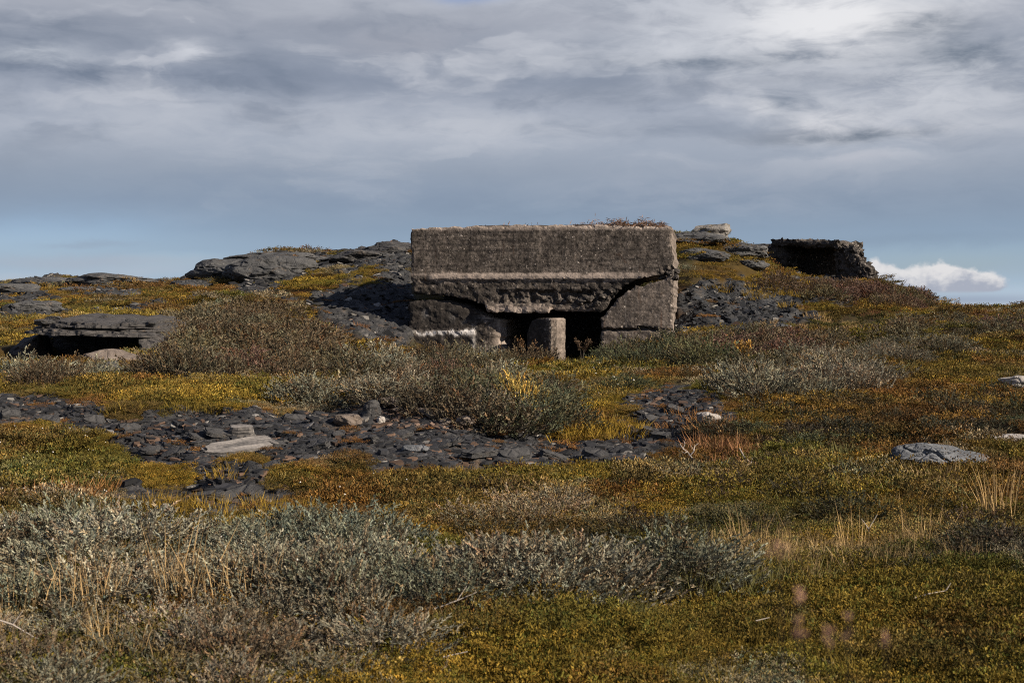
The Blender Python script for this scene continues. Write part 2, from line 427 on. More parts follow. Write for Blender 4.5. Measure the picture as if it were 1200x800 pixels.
def mk_concrete(name, base=(.136,.113,.094), stain=(.022,.019,.017), speck=.75):
    m, g = mat(name); p = g.coord('Object')
    n1 = g.noise(p, 1.1, 6, .68, .6); n2 = g.noise(p, 5, 7, .72, .3); n3 = g.noise(p, 18, 4, .65)
    col = g.mix(g.smooth(.38, .62, n1 * .5 + n2 * .5), tuple(b * .36 for b in base), tuple(b * 1.12 for b in base))
    st = g.noise(g.scale(p, (2.6, 2.6, .5)), 1.7, 6, .68, .4)
    col = g.mix(g.smooth(.48, .70, st) * .75, col, stain)
    board = g.noise(g.scale(p, (.22, .22, 8.0)), 1.5, 4, .55)
    col = g.mix(g.smooth(.52, .62, board) * .6, col, tuple(s * 1.7 for s in stain))
    line = g.noise(g.scale(p, (.5, .5, 14.0)), 1.0, 3, .5)
    col = g.mix(g.smooth(.64, .69, line) * g.smooth(.45, .6, n1) * .8, col, stain)
    v = g.node('ShaderNodeTexVoronoi'); v.inputs['Scale'].default_value = 13; v.inputs['Randomness'].default_value = 1.0
    wob = g.node('ShaderNodeVectorMath', operation='ADD'); g.put(wob.inputs[0], p)
    ws = g.node('ShaderNodeVectorMath', operation='SCALE'); g.put(ws.inputs[0], g.noise(p, 30, 2, .5, 0, 1)); ws.inputs['Scale'].default_value = .05
    g.put(wob.inputs[1], E(g, ws.outputs[0])); g.put(v.inputs['Vector'], E(g, wob.outputs[0]))
    rnd = g.sep(E(g, v.outputs['Color']))
    size = g.math('MULTIPLY', rnd[1], .35) + .12
    stone = g.smooth(.06, -.06, E(g, v.outputs['Distance']) - size)
    peb = g.ramp(rnd[0], [(0, (.02,.019,.018)), (.5, (.055,.048,.042)), (.75, (.15,.13,.11)), (.9, (.32,.275,.235)), (1, (.5,.44,.38))])
    show = g.math('MULTIPLY', stone, g.smooth(.36, .56, g.noise(p, 2.3, 4, .65)) * speck)
    col = g.mix(show, col, peb)
    pits = g.smooth(.58, .66, g.noise(p, 11, 5, .75)); col = g.mix(pits * .85, col, stain)
    gr = g.noise(p, 12, 7, .8); col = g.mix(1.0, col, g.ramp(gr, [(.36, .22), (.47, .75), (.56, 1.35), (.66, 2.6)]), 'MULTIPLY')
    pale_grain = g.smooth(.62, .70, g.noise(p, 19, 4, .7)); col = g.mix(pale_grain * .5, col, (.26,.22,.185))  # pale grains scattered at random over the concrete
    col = g.mix(g.smooth(.62, .72, g.noise(p, 2.0, 5, .7, .5)) * .5, col, (.105,.058,.034))
    run = g.noise(g.scale(p, (5.5, 5.5, .28)), 1.3, 4, .6)
    col = g.mix(g.smooth(.60, .70, run) * g.smooth(.42, .6, n1) * .55, col, (.10,.052,.03))
    run2 = g.noise(g.scale(p, (7.5, 7.5, .35)), 1.1, 4, .6)
    col = g.mix(g.smooth(.62, .70, run2) * .4, col, (.21,.185,.16))
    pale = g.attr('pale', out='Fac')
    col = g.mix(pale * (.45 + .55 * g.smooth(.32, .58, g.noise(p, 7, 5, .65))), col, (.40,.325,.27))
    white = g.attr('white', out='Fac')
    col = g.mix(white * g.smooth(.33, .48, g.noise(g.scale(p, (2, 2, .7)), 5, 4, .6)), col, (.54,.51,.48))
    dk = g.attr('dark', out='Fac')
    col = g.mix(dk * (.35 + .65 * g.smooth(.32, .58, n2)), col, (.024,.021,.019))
    h = n2 * .08 + n3 * .35 + stone * .5 - pits * .45
    g.out(g.principled(col, .93, .12, g.bump(h, .7, .016))); return m
M_CONC = mk_concrete('weathered concrete')
M_CONC2 = mk_concrete('ruin concrete', (.085,.074,.065), (.016,.014,.013))
M_INNER = mk_concrete('dark inner concrete', (.05,.047,.044), (.02,.018,.017))  # inner walls coloured darker so the openings look dark inside

def mk_plain(name, col, rough=.9, var=.35, scale=20):
    m, g = mat(name); p = g.coord('Object')
    n = g.noise(p, scale, 4, .6)
    g.out(g.principled(g.mix(n, tuple(c * (1 - var) for c in col), tuple(c * (1 + var) for c in col)), rough, .2)); return m
M_STEM = mk_plain('brown woody stem', (.05,.04,.03))
M_STICK = mk_plain('bleached dead wood', (.38,.33,.28), scale=40)
M_HILL = mk_plain('distant hill heath', (.055,.055,.045), scale=.02)

# leaves: per-leaf tint 'lc', per-plant colour from the object's own colour
def mk_leaf(name, mode):
    m, g = mat(name)
    lc = g.attr('lc')
    if mode == 'object':
        tint = E(g, g.node('ShaderNodeObjectInfo').outputs['Color'])
    else:
        tint = g.attr('col', 'INSTANCER')
    col = g.mix(1.0, tint, lc, 'MULTIPLY')
    b = g.principled(col, .7, .12 if mode == 'object' else .05)
    tr = g.node('ShaderNodeBsdfTranslucent'); g.put(tr.inputs[0], col)
    mx = g.node('ShaderNodeMixShader'); mx.inputs[0].default_value = .10
    g.put(mx.inputs[1], b); g.put(mx.inputs[2], E(g, tr.outputs[0]))
    g.out(E(g, mx.outputs[0])); return m
M_LEAF = mk_leaf('shrub leaf', 'object')
M_COVER = mk_leaf('ground cover leaf', 'inst')

m, g = mat('slate rubble'); p = g.pos()
rc = g.attr('lc'); n = g.noise(p, 25, 4, .65)
c = g.mix(1.0, rc, g.mix(n, (.55,.55,.55), (1.4,1.4,1.4)), 'MULTIPLY')
g.out(g.principled(c, .8, .12, g.bump(n, .5, .01))); M_RUBBLE = m

m, g = mat('tundra ground')
p = g.pos(); gc = g.attr('gcol'); rk = g.attr('rock', out='Fac')
n1 = g.noise(p, 14, 5, .7); n2 = g.noise(p, 60, 3, .6)
soil = g.mix(1.0, gc, g.mix(n1, (.12,.12,.12), (.6,.56,.52)), 'MULTIPLY')
q = g.scale(p, (1, 1, 3)); r1 = g.noise(q, 2.2, 6, .65, .5); r2 = g.noise(q, 11, 5, .65)
rcol = g.ramp(r1 * .45 + r2 * .55, [(.34, (.014,.014,.015)), (.5, (.032,.032,.033)), (.62, (.068,.064,.061)), (.74, (.15,.13,.115))])
rcol = g.mix(g.smooth(.58, .68, g.noise(p, 1.6, 5, .7)) * .6, rcol, (.12,.08,.05))
farr = g.attr('farrock', out='Fac')
rfar = g.ramp(r1 * .45 + r2 * .55, [(.34, (.018,.018,.019)), (.5, (.040,.040,.040)), (.62, (.08,.077,.073)), (.74, (.20,.178,.155))])
rcol = g.mix(farr, rcol, rfar)
col = g.mix(rk, soil, rcol)
h = n1 * .5 + n2 * .2 + rk * (r2 * 1.2 + r1)
g.out(g.principled(col, .92, .15, g.bump(h, .8, .04))); M_GROUND = m

# ------------------------------------------------------------------ the ground: one sheet to the horizon
def build_ground():
    back = np.linspace(0.52, 2 * PI - 0.52, 46)[1:-1]
    th = np.concatenate([TH, back])
    rin = np.array([0.35, 0.8, 1.4]); rout = np.array([80, 86, 95, 110, 140, 200, 320, 600, 1200, 2500, 5000.])
    rr = np.concatenate([rin, RR, rout])
    T, R = np.meshgrid(th, rr, indexing='ij')
    X, Y = np.sin(T) * R, np.cos(T) * R
    Z = np.zeros_like(X)
    nf = len(TH); ni = len(rin)
    Z[:nf, ni:ni + NR] = GZ
    zb = tps(np.where(T[nf:] > PI, T[nf:] - 2 * PI, T[nf:]).ravel(), np.log(R[nf:]).ravel()).reshape(T[nf:].shape)
    blend = np.clip(np.minimum(T[nf:] - 0.52, 2 * PI - 0.52 - T[nf:]) / 0.9, 0, 1)
    Z[nf:] = zb * (1 - blend * .8) + 0.12 * fbm(X[nf:] / 2.5, Y[nf:] / 2.5, oct=3, seed=9) * sstep(3, 8, R[nf:])
    Z[:nf, :ni] = GZ[:, :1] * (rin / RR[0])[None]
    Z[nf:, :ni] = Z[nf:, ni:ni + 1] * (rin / RR[0])[None]
    edge = Z[:, ni + NR - 1]
    f = sstep(76, 260, rout)
    Z[:, ni + NR:] = edge[:, None] * (1 - f)[None] + (-14.0) * f[None]
    M = np.zeros_like(X); M[:nf, ni:ni + NR] = GM
    # soften the rock edge a little
    Ms = M.copy(); Ms[1:-1, 1:-1] = (M[1:-1, 1:-1] * 2 + M[:-2, 1:-1] + M[2:, 1:-1] + M[1:-1, :-2] + M[1:-1, 2:]) / 6
    C = zone_colour(X, np.maximum(Y, 1), Z)
    nt, nr = X.shape
    V = np.concatenate([np.stack([X, Y, Z], -1).reshape(-1, 3), [[0, 0, 0]]])
    ii, jj = np.meshgrid(np.arange(nt), np.arange(nr - 1), indexing='ij')
    i2 = (ii + 1) % nt
    Q = np.stack([ii * nr + jj, ii * nr + jj + 1, i2 * nr + jj + 1, i2 * nr + jj], -1).reshape(-1, 4)
    k = np.arange(nt); T3 = np.stack([np.full(nt, nt * nr), k * nr, ((k + 1) % nt) * nr], -1)
    at = {'gcol': np.concatenate([C.reshape(-1, 3) * .75, [[.06, .05, .02]]]), 'rock': np.concatenate([Ms.ravel(), [0]]),
          'farrock': np.concatenate([sstep(36, 46, R).ravel(), [0]])}
    me = mesh_np('ground', V, [Q, T3], at, True, M_GROUND)
    o = link('ground', me); tag(o, 'tundra ground of heath, moss and bare slate rising to a low hill', 'ground', kind='structure')
build_ground()

# distant hill at the right-hand skyline
def far_hill():
    n = 60; t = np.linspace(-1, 1, n); s = np.linspace(-1, 1, 24)
    A, B = np.meshgrid(t, s, indexing='ij')
    cx = (1290 - 600) / F * 900; cy = 900
    X = cx + A * 62; Y = cy + B * 120
    Z = -14 + 27 * np.clip(1 - A ** 2, 0, 1) ** 1.1 * np.clip(1 - B ** 2, 0, 1) + 2.5 * fbm(X / 25, Y / 25, oct=4, seed=5) * np.clip(1 - A ** 2, 0, 1)
    ii, jj = np.meshgrid(np.arange(n - 1), np.arange(23), indexing='ij')
    Q = np.stack([ii * 24 + jj, (ii + 1) * 24 + jj, (ii + 1) * 24 + jj + 1, ii * 24 + jj + 1], -1).reshape(-1, 4)
    o = link('hill', mesh_np('hill', np.stack([X, Y, Z], -1).reshape(-1, 3), Q, None, True, M_HILL))
    tag(o, 'dark distant hill on the horizon beyond the heath', 'hill', kind='structure')
far_hill()

# ------------------------------------------------------------------ leaf clusters
def leaves(base, axis, side, L, Wd, tint, fold=.25):
    """n leaves as folded rhombi: base point, unit axis, unit side, length, width, tint (n,3)"""
    n = len(base); up = np.cross(side, axis)
    L = L[:, None]; Wd = Wd[:, None]
    p0 = base; p1 = base + axis * L * .5 + side * Wd * .5 + up * Wd * fold; p2 = base + axis * L - up * L * .08; p3 = base + axis * L * .5 - side * Wd * .5 + up * Wd * fold
    V = np.stack([p0, p1, p2, p3], 1).reshape(-1, 3)
    k = np.arange(n) * 4
    T = np.concatenate([np.stack([k, k + 1, k + 2], 1), np.stack([k, k + 2, k + 3], 1)])
    return V, T, np.repeat(tint, 4, 0)

def unit(v): return v / np.maximum(np.linalg.norm(v, axis=-1, keepdims=True), 1e-9)

def tubes(P0, P1, r0, r1, sides=3):
    """straight tapered tubes"""
    d = unit(P1 - P0); a = unit(np.cross(d, np.array([.31, .87, .38]))); b = np.cross(d, a)
    ang = np.arange(sides) * 2 * PI / sides
    n = len(P0); V = []
    for P, r in ((P0, r0), (P1, r1)):
        V.append(P[:, None] + (a[:, None] * np.cos(ang)[None, :, None] + b[:, None] * np.sin(ang)[None, :, None]) * np.asarray(r).reshape(-1, 1, 1))
    V = np.concatenate(V, 1).reshape(-1, 3)
    k = np.arange(n) * 2 * sides; F4 = []
    for i in range(sides):
        j = (i + 1) % sides
        F4.append(np.stack([k + i, k + j, k + sides + j, k + sides + i], 1))
    return V, np.concatenate(F4)

def shrub_meshes(name, seed, R, Hh, nsprig, nleaf, L, Wd, upright=1.0, rnd=.35, warm=.25, slen=(3.2, 5.0)):
    """a rounded willow / dwarf birch bush: finger-like sprigs dense with small leaves on a lumpy dome; returns foliage, stems"""
    r = np.random.default_rng(seed)
    n = nsprig
    th = r.uniform(0, 2 * PI, n)
    el = np.arccos(r.uniform(0.0, 1, n))                        # angle from the vertical
    lump = 1 + .45 * fbm(np.cos(th) * 1.9 + 9, np.sin(th) * 1.9, np.cos(el) * 2.6, oct=3, seed=seed)
    shell = r.uniform(.30, 1.0, n) ** .42
    rad = np.sin(el) * R * lump * shell; hz = np.cos(el) * Hh * lump * shell
    C = np.stack([np.cos(th) * rad, np.sin(th) * rad, np.maximum(hz, .01)], 1)
    out = np.stack([np.cos(th) * np.sin(el), np.sin(th) * np.sin(el), np.full(n, upright)], 1)
    A = unit(out + r.normal(0, rnd, (n, 3)))
    sl = L * r.uniform(*slen, n)                                 # sprig length
    tall = r.uniform(0, 1, n) < .14; C[tall, 2] += L * 2.2
    base, ax, sd, LL, WW, TT = [], [], [], [], [], []
    stint = r.lognormal(0, .30, (n, 1)) * np.array([[1, 1, 1]]) + r.normal(0, 1, (n, 1)) * np.array([[.06, 0, -.05]])
    wm = r.uniform(0, 1, n) < warm * .5
    stint[wm] = stint[wm] * np.array([1.18, .96, .8])
    dead = r.uniform(0, 1, n) < .10; stint[dead] *= np.array([.75, .6, .55])
    for k in range(nleaf):
        f = (k + r.uniform(0, 1, n)) / nleaf
        b = C + A * (sl * (f - .5))[:, None]
        perp = unit(np.cross(A, r.normal(0, 1, (n, 3))))
        ang = (.25 + .55 * (1 - f)) + r.normal(0, .16, n)
        a = unit(A * np.cos(ang)[:, None] + perp * np.sin(ang)[:, None])
        s = unit(np.cross(a, unit(A + r.normal(0, .5, (n, 3)))))
        base.append(b); ax.append(a); sd.append(s)
        LL.append(L * r.uniform(.6, 1.2, n)); WW.append(Wd * r.uniform(.7, 1.25, n))
        TT.append(np.clip(stint * r.lognormal(0, .16, (n, 1)), .2, 2.6))
    V, T, tc = leaves(np.concatenate(base), np.concatenate(ax), np.concatenate(sd), np.concatenate(LL), np.concatenate(WW), np.concatenate(TT))
    fol = mesh_np(name + '_foliage', V, T, {'lc': tc}, False, M_LEAF)
    k = r.choice(n, min(n, max(30, n // 2)), replace=False)
    P1 = C[k] + A[k] * (sl[k] * .5)[:, None]; P0 = np.stack([C[k][:, 0] * .3, C[k][:, 1] * .3, np.full(len(k), -.06)], 1)
    mid = (P0 + P1) * .5 + np.stack([C[k][:, 0] * .15, C[k][:, 1] * .15, 0 * k], 1)
    v1, f1 = tubes(P0, mid, np.full(len(k), L * .10), np.full(len(k), L * .075)); v2, f2 = tubes(mid, P1, np.full(len(k), L * .075), np.full(len(k), L * .03))
    st = mesh_np(name + '_stems', np.concatenate([v1, v2]), np.concatenate([f1, f2 + len(v1)]), None, False, M_STEM)
    return fol, st

def cover_patch(name, seed, R, Hh, n, L, Wd):
    """a patch of low heath: many tiny upright tufts of leaves of uneven height, with gaps between"""
    r = np.random.default_rng(seed)
    nt = max(10, n // 14)
    th = r.uniform(0, 2 * PI, nt); u = np.sqrt(r.uniform(0, 1, nt)) * R
    tx, ty = np.cos(th) * u, np.sin(th) * u
    thh = Hh * (1 - .6 * (u / R) ** 2) * r.uniform(.35, 1.25, nt)
    tt = r.lognormal(0, .34, (nt, 1)) * np.ones((1, 3))
    w = r.uniform(0, 1, nt) < .16; tt[w] *= np.array([1.12, 1.0, .9])
    w = r.uniform(0, 1, nt) < .2; tt[w] *= np.array([.55, .75, .8])
    k = r.integers(0, nt, n); f = r.uniform(0, 1, n)
    sp = L * 1.5
    x = tx[k] + r.normal(0, sp * .55, n); y = ty[k] + r.normal(0, sp * .55, n); z = thh[k] * (.25 + .75 * f) - .008
    ax = unit(np.stack([(x - tx[k]) / sp, (y - ty[k]) / sp, np.full(n, .9)], 1) + r.normal(0, .4, (n, 3)))
    sd = unit(np.cross(ax, r.normal(0, 1, (n, 3))))
    t = np.clip(tt[k] * r.lognormal(0, .13, (n, 1)), .15, 2.4)
    V, T, tc = leaves(np.stack([x, y, z], 1), ax, sd, L * r.uniform(.6, 1.4, n), Wd * r.uniform(.7, 1.3, n), t)
    return mesh_np(name, V, T, {'lc': tc}, False, M_COVER)

def grass_tuft(name, seed, R, Hh, n, Wd, lean=.35):
    r = np.random.default_rng(seed)
    th = r.uniform(0, 2 * PI, n); u = np.sqrt(r.uniform(0, 1, n)) * R
    b = np.stack([np.cos(th) * u, np.sin(th) * u, np.full(n, -.02)], 1)
    d = np.stack([np.cos(th) * lean * .5, np.sin(th) * lean * .5, np.zeros(n)], 1) + r.normal(0, lean * .45, (n, 3)); d[:, 2] = 1; d = unit(d)
    h = Hh * r.uniform(.45, 1.1, n)
    bend = np.stack([np.cos(th + r.normal(0, .8, n)), np.sin(th + r.normal(0, .8, n)), -.4 * np.ones(n)], 1) * (h * r.uniform(.05, .35, n))[:, None]
    sd = unit(np.cross(d, r.normal(0, 1, (n, 3))))
    w = (Wd * r.uniform(.6, 1.3, n))[:, None]
    m1 = b + d * (h * .5)[:, None] + bend * .25; tp = b + d * h[:, None] + bend
    V = np.stack([b - sd * w * .5, b + sd * w * .5, m1 - sd * w * .42, m1 + sd * w * .42, tp], 1).reshape(-1, 3)
    k = np.arange(n) * 5
    Q = np.stack([k, k + 1, k + 3, k + 2], 1); T = np.stack([k + 2, k + 3, k + 4], 1)
    t = np.clip(1 + .25 * r.normal(0, 1, (n, 1)), .3, 2) * np.ones((1, 3))
    return mesh_np(name, V, [Q, T], {'lc': np.repeat(t, 5, 0)}, False, M_COVER)

# ------------------------------------------------------------------ scattered ground cover (geometry-node instances: uncountable)
def scatter(name, label, cat, variants, P, scl, col, idx, tilt=.12):
    src = bpy.data.collections.new(name + ' sources')
    for i, me in enumerate(variants):
        src.objects.link(bpy.data.objects.new('%s_source_%02d' % (name, i), me))
    n = len(P)
    me = mesh_np(name, P, [], {'col': col, 'scl': scl})
    a = me.attributes.new('rot', 'FLOAT_VECTOR', 'POINT')
    rot = np.stack([RNG.normal(0, tilt, n), RNG.normal(0, tilt, n), RNG.uniform(0, 2 * PI, n)], 1).astype(np.float32)
    a.data.foreach_set('vector', rot.ravel())
    a = me.attributes.new('idx', 'INT', 'POINT'); a.data.foreach_set('value', np.asarray(idx, np.int32))
    o = link(name, me); tag(o, label, cat, kind='stuff')
    ng = bpy.data.node_groups.new(name + ' scatter', 'GeometryNodeTree')
    ng.interface.new_socket('Geometry', in_out='INPUT', socket_type='NodeSocketGeometry')
    ng.interface.new_socket('Geometry', in_out='OUTPUT', socket_type='NodeSocketGeometry')
    N, Lk = ng.nodes, ng.links
    gi, go = N.new('NodeGroupInput'), N.new('NodeGroupOutput')
    ci = N.new('GeometryNodeCollectionInfo'); ci.inputs['Collection'].default_value = src
    ci.inputs['Separate Children'].default_value = True; ci.inputs['Reset Children'].default_value = True
    ip = N.new('GeometryNodeInstanceOnPoints'); ip.inputs['Pick Instance'].default_value = True
    def na(nm, dt):
        q = N.new('GeometryNodeInputNamedAttribute'); q.data_type = dt; q.inputs['Name'].default_value = nm
        return next(s for s in q.outputs if s.enabled and s.name == 'Attribute')
    Lk.new(gi.outputs[0], ip.inputs['Points']); Lk.new(ci.outputs[0], ip.inputs['Instance'])
    Lk.new(na('idx', 'INT'), ip.inputs['Instance Index']); Lk.new(na('rot', 'FLOAT_VECTOR'), ip.inputs['Rotation']); Lk.new(na('scl', 'FLOAT'), ip.inputs['Scale'])
    Lk.new(ip.outputs[0], go.inputs[0])
    md = o.modifiers.new('scatter', 'NODES'); md.node_group = ng
    return o
# ------------------------------------------------------------------ ground cover
VN = [cover_patch('heath_fine_%d' % i, 100 + i, .22, .075, 1150, .0135, .007) for i in range(4)]
VM = [cover_patch('heath_mid_%d' % i, 120 + i, .36, .12, 900, .026, .0135) for i in range(4)]
VF = [cover_patch('heath_far_%d' % i, 140 + i, .72, .15, 900, .046, .023) for i in range(4)]
VG = [grass_tuft('grass_short_%d' % i, 160 + i, .12, .17, 60, .004) for i in range(3)]
VT = [grass_tuft('grass_tall_%d' % i, 170 + i, .12, .40, 11, .0042, .2) for i in range(3)]
VFG = [grass_tuft('grass_far_%d' % i, 180 + i, .35, .24, 90, .011, .5) for i in range(3)]

def polar(n, r0, r1, half=.40):
    th = RNG.uniform(-half, half, n); r = np.sqrt(RNG.uniform(r0 * r0, r1 * r1, n))
    return np.sin(th) * r, np.cos(th) * r

def in_bunker(x, y):
    lx = (x - BK_P0[0]) * _bt[0] + (y - BK_P0[1]) * _bt[1]; ly = (x - BK_P0[0]) * _bn[0] + (y - BK_P0[1]) * _bn[1]
    return (np.abs(lx) < 3.5) & (ly > -.05) & (ly < 5.2)

def cover(name, label, r0, r1, n, variants, s0, s1, keep, R, fringe=False):
    x, y = polar(n, r0, r1, .51)
    mk = Mk(x, y)
    ok = ((mk < .5) | (RNG.uniform(0, 1, n) < keep)) & ~in_bunker(x, y)
    ok &= ~inpoly(x, y, [(-10.6, 26.9), (-7.8, 26.9), (-7.6, 31.6), (-10.4, 31.6)])
    _lx = (x - BK_P0[0]) * _bt[0] + (y - BK_P0[1]) * _bt[1]; _ly = (x - BK_P0[0]) * _bn[0] + (y - BK_P0[1]) * _bn[1]
    ok &= ~((np.abs(_lx) < 3.8) & (_ly > -1.3) & (_ly < 5.2))
    rad = R * .75; near_rock = np.zeros(n, bool)
    for k in range(6):
        near_rock |= Mk(x + rad * math.cos(k * PI / 3), y + rad * math.sin(k * PI / 3)) > .5
    ok &= ((mk > .5) | near_rock) if fringe else ((mk > .5) | ~near_rock)
    ok &= (mk > .5) | fringe | (fbm(x / .9, y / .9, oct=3, seed=83) > np.where((x < -.8) & (np.hypot(x, y) > 12) | (np.hypot(x, y) < 12.4), -.9, -.36))     # bare dark gaps between the hummocks
    x, y, mk = x[ok], y[ok], mk[ok]; z = H(x, y)
    c = zone_colour(x, y, z) * RNG.normal(1, .13, (len(x), 1)).clip(.6, 1.5)
    oc = mk > .5
    c[oc] = np.array(PAL['orange']) * .75 * RNG.uniform(.5, 1.1, (oc.sum(), 1))
    s = RNG.uniform(s0, s1, len(x)) * (1 + .35 * fbm(x / .8, y / .8, oct=3, seed=83)); s[oc] *= .42
    return scatter(name, label, 'heath', variants, np.stack([x, y, z], 1), s, c, RNG.integers(0, len(variants), len(x)))

cover('heath_cover', 'low olive and gold heath carpet covering the near ground', 4.0, 12.5, 4000, VN, .8, 1.35, .03, .22)
cover('heath_cover', 'low rusty heath carpet on the middle slopes', 12.0, 27, 5400, VM, .55, 1.2, .10, .30)
cover('heath_cover', 'patchy heath carpet on the hill and around the bunker', 26, 64, 6100, VF, .5, 1.15, .05, .5)

cover('heath_cover', 'low heath and moss fringe around the bare slate of the bank', 12.0, 22, 28000, VN, .45, .95, .0, .55, True)
cover('heath_cover', 'low heath fringe around the rocks and scree of the hill', 30, 62, 17800, VM, .5, 1.0, .0, .55, True)

# grass
def grass(name, label, spots, variants):
    P, C, S = [], [], []
    for (cx, cy, rx, ry, n, col, s) in spots:
        for _ in range(n):
            q = RNG.normal(0, .5, 2)
            h = hit(cx + q[0] * rx, cy + q[1] * ry)
            P.append(h); C.append(np.array(PAL[col]) * RNG.uniform(.7, 1.25)); S.append(s * RNG.uniform(.7, 1.25))
    scatter(name, label, 'grass', variants, np.array(P), np.array(S), np.array(C), RNG.integers(0, len(variants), len(P)), .08)

PAL['strawl'] = (.36, .24, .11); PAL['ggreen'] = (.13, .12, .045); PAL['reddish'] = (.17, .085, .04)
grass('tall_grass', 'tall thin golden grass stems standing among the willow shrubs',
      [(110,716,34,14,12,'strawl',1.0),(215,712,22,10,9,'strawl',1.1),(265,712,16,10,5,'strawl',1.0),(320,718,24,10,8,'strawl',.8),(20,750,30,30,7,'strawl',.9),
       (230,700,200,40,22,'straw',.7),(140,775,120,25,12,'strawl',.6),
       (840,668,60,14,12,'ggreen',.7),(900,655,50,12,18,'strawl',.55),(885,655,40,8,9,'strawl',.9),(1175,612,16,8,7,'strawl',1.2),
       (1000,645,120,14,14,'straw',.5),(1120,625,90,14,14,'straw',.5),(1030,640,60,8,6,'strawl',.85),(960,650,40,8,6,'strawl',.8)], VT)
grass('short_grass', 'short dry grass tufts between the heath patches',
      [(640,690,120,14,30,'strawl',.6),(560,745,120,12,26,'ggreen',.8),(700,720,110,20,34,'ggreen',.8),(860,690,90,20,40,'ggreen',1.1),(920,665,110,16,46,'straw',1.0),
       (1050,650,140,16,60,'straw',.9),(450,735,110,14,24,'strawl',.7),(330,735,120,16,26,'straw',.8),(240,600,180,10,40,'gold',.9),(860,780,300,40,40,'olive',.8),(600,790,200,20,20,'gold',.7)], VG)
grass('mountain_grass', 'reddish and golden grass on the slopes before the bunker',
      [(840,535,55,16,24,'reddish',.75),(880,520,60,20,14,'strawl',.6),(930,548,90,12,24,'ggreen',.7),(1000,540,60,10,12,'ggreen',.7),(830,500,40,14,8,'orange',.6),
       (660,498,36,14,16,'orange',.8),(700,510,40,8,24,'gold',.8),(90,582,20,8,5,'orange',.9),(190,480,120,10,16,'olive',.5),(310,468,70,10,12,'ggreen',.5),
       (640,420,30,4,14,'strawl',1.0),(700,432,60,6,30,'ggreen',1.0),(560,560,260,8,40,'gold',.45),(1000,610,160,20,16,'ggreen',.6),(1080,575,110,18,40,'straw',.6),
       (910,340,70,14,40,'gold',.9),(1030,385,120,12,50,'strawl',.7),(380,385,40,8,10,'reddish',.8),(270,320,80,8,20,'gold',.6),(1110,368,80,4,60,'reddish',.6)], VFG)

# ------------------------------------------------------------------ shrubs: every bush an object
NEAR = [shrub_meshes('near_%d' % i, 200 + i, .46, .38, 400, 14, .033, .0125, .95, .36) for i in range(5)]
MID = [shrub_meshes('mid_%d' % i, 220 + i, .64, .50, 330, 13, .044, .019, .8, .42, slen=(2.6, 4.0)) for i in range(5)]
FAR = [shrub_meshes('far_%d' % i, 240 + i, .88, .66, 290, 12, .070, .032, .75, .45, slen=(2.6, 4.0)) for i in range(5)]
SMALL = [shrub_meshes('small_%d' % i, 260 + i, .34, .24, 150, 12, .026, .0115, .9, .5) for i in range(4)]
GREYW = [(.195,.188,.130), (.225,.21,.152), (.145,.15,.10), (.21,.184,.127)]
SILV = [(.185,.165,.115), (.16,.148,.10), (.20,.17,.12)]
BROWNB = [(.115,.088,.055), (.105,.09,.055), (.13,.098,.065)]
GREENB = [(.085,.092,.045), (.10,.095,.045), (.075,.08,.045)]
MIXB = [(.115,.10,.058), (.11,.083,.05), (.14,.115,.072), (.105,.092,.058)]
REDB = [(.125,.075,.055), (.14,.09,.065), (.115,.08,.05)]
DARKB = [(.06,.058,.035), (.075,.06,.04)]
PLACED = []
def thicket(group, label, regions, cols, variants, parts=True, cat='shrub', name='willow_shrub'):
    """regions: (outline in photo px/row of where the bushes root, count, scale lo, hi, height factor)"""
    for (poly, n, s0, s1, hz) in regions:
        xs = [p[0] for p in poly]; ys = [p[1] for p in poly]
        k = tries = 0
        while k < n and tries < n * 40:
            tries += 1
            px, row = random.uniform(min(xs), max(xs)), random.uniform(min(ys), max(ys))
            if not inpoly([px], [row], poly)[0]: continue
            P = hit(px, row); s = random.uniform(s0, s1)
            rad = .55 * s * (1 if variants is FAR else .72 if variants is MID else .5 if variants is NEAR else .38)
            if tries < n * 30 and any((P[0] - q[0]) ** 2 + (P[1] - q[1]) ** 2 < (rad + q[2]) ** 2 * .8 for q in PLACED): continue
            PLACED.append((P[0], P[1], rad))
            fol, st = random.choice(variants)
            c = random.choice(cols); v = random.uniform(.78, 1.22); c = tuple(a * v for a in c)
            rz = random.uniform(0, 2 * PI); sc = (s, s, s * hz * random.uniform(.85, 1.15))
            if parts:
                o = empty(name, P - np.array([0, 0, .03]), rz); o.scale = sc
                f = link('foliage', fol, o); f.color = (*c, 1)
                link('stems', st, o)
            else:
                o = link(name, fol, None, P - np.array([0, 0, .05]), rz); o.scale = sc; o.color = (*c, 1)
            tag(o, label, cat, group); k += 1

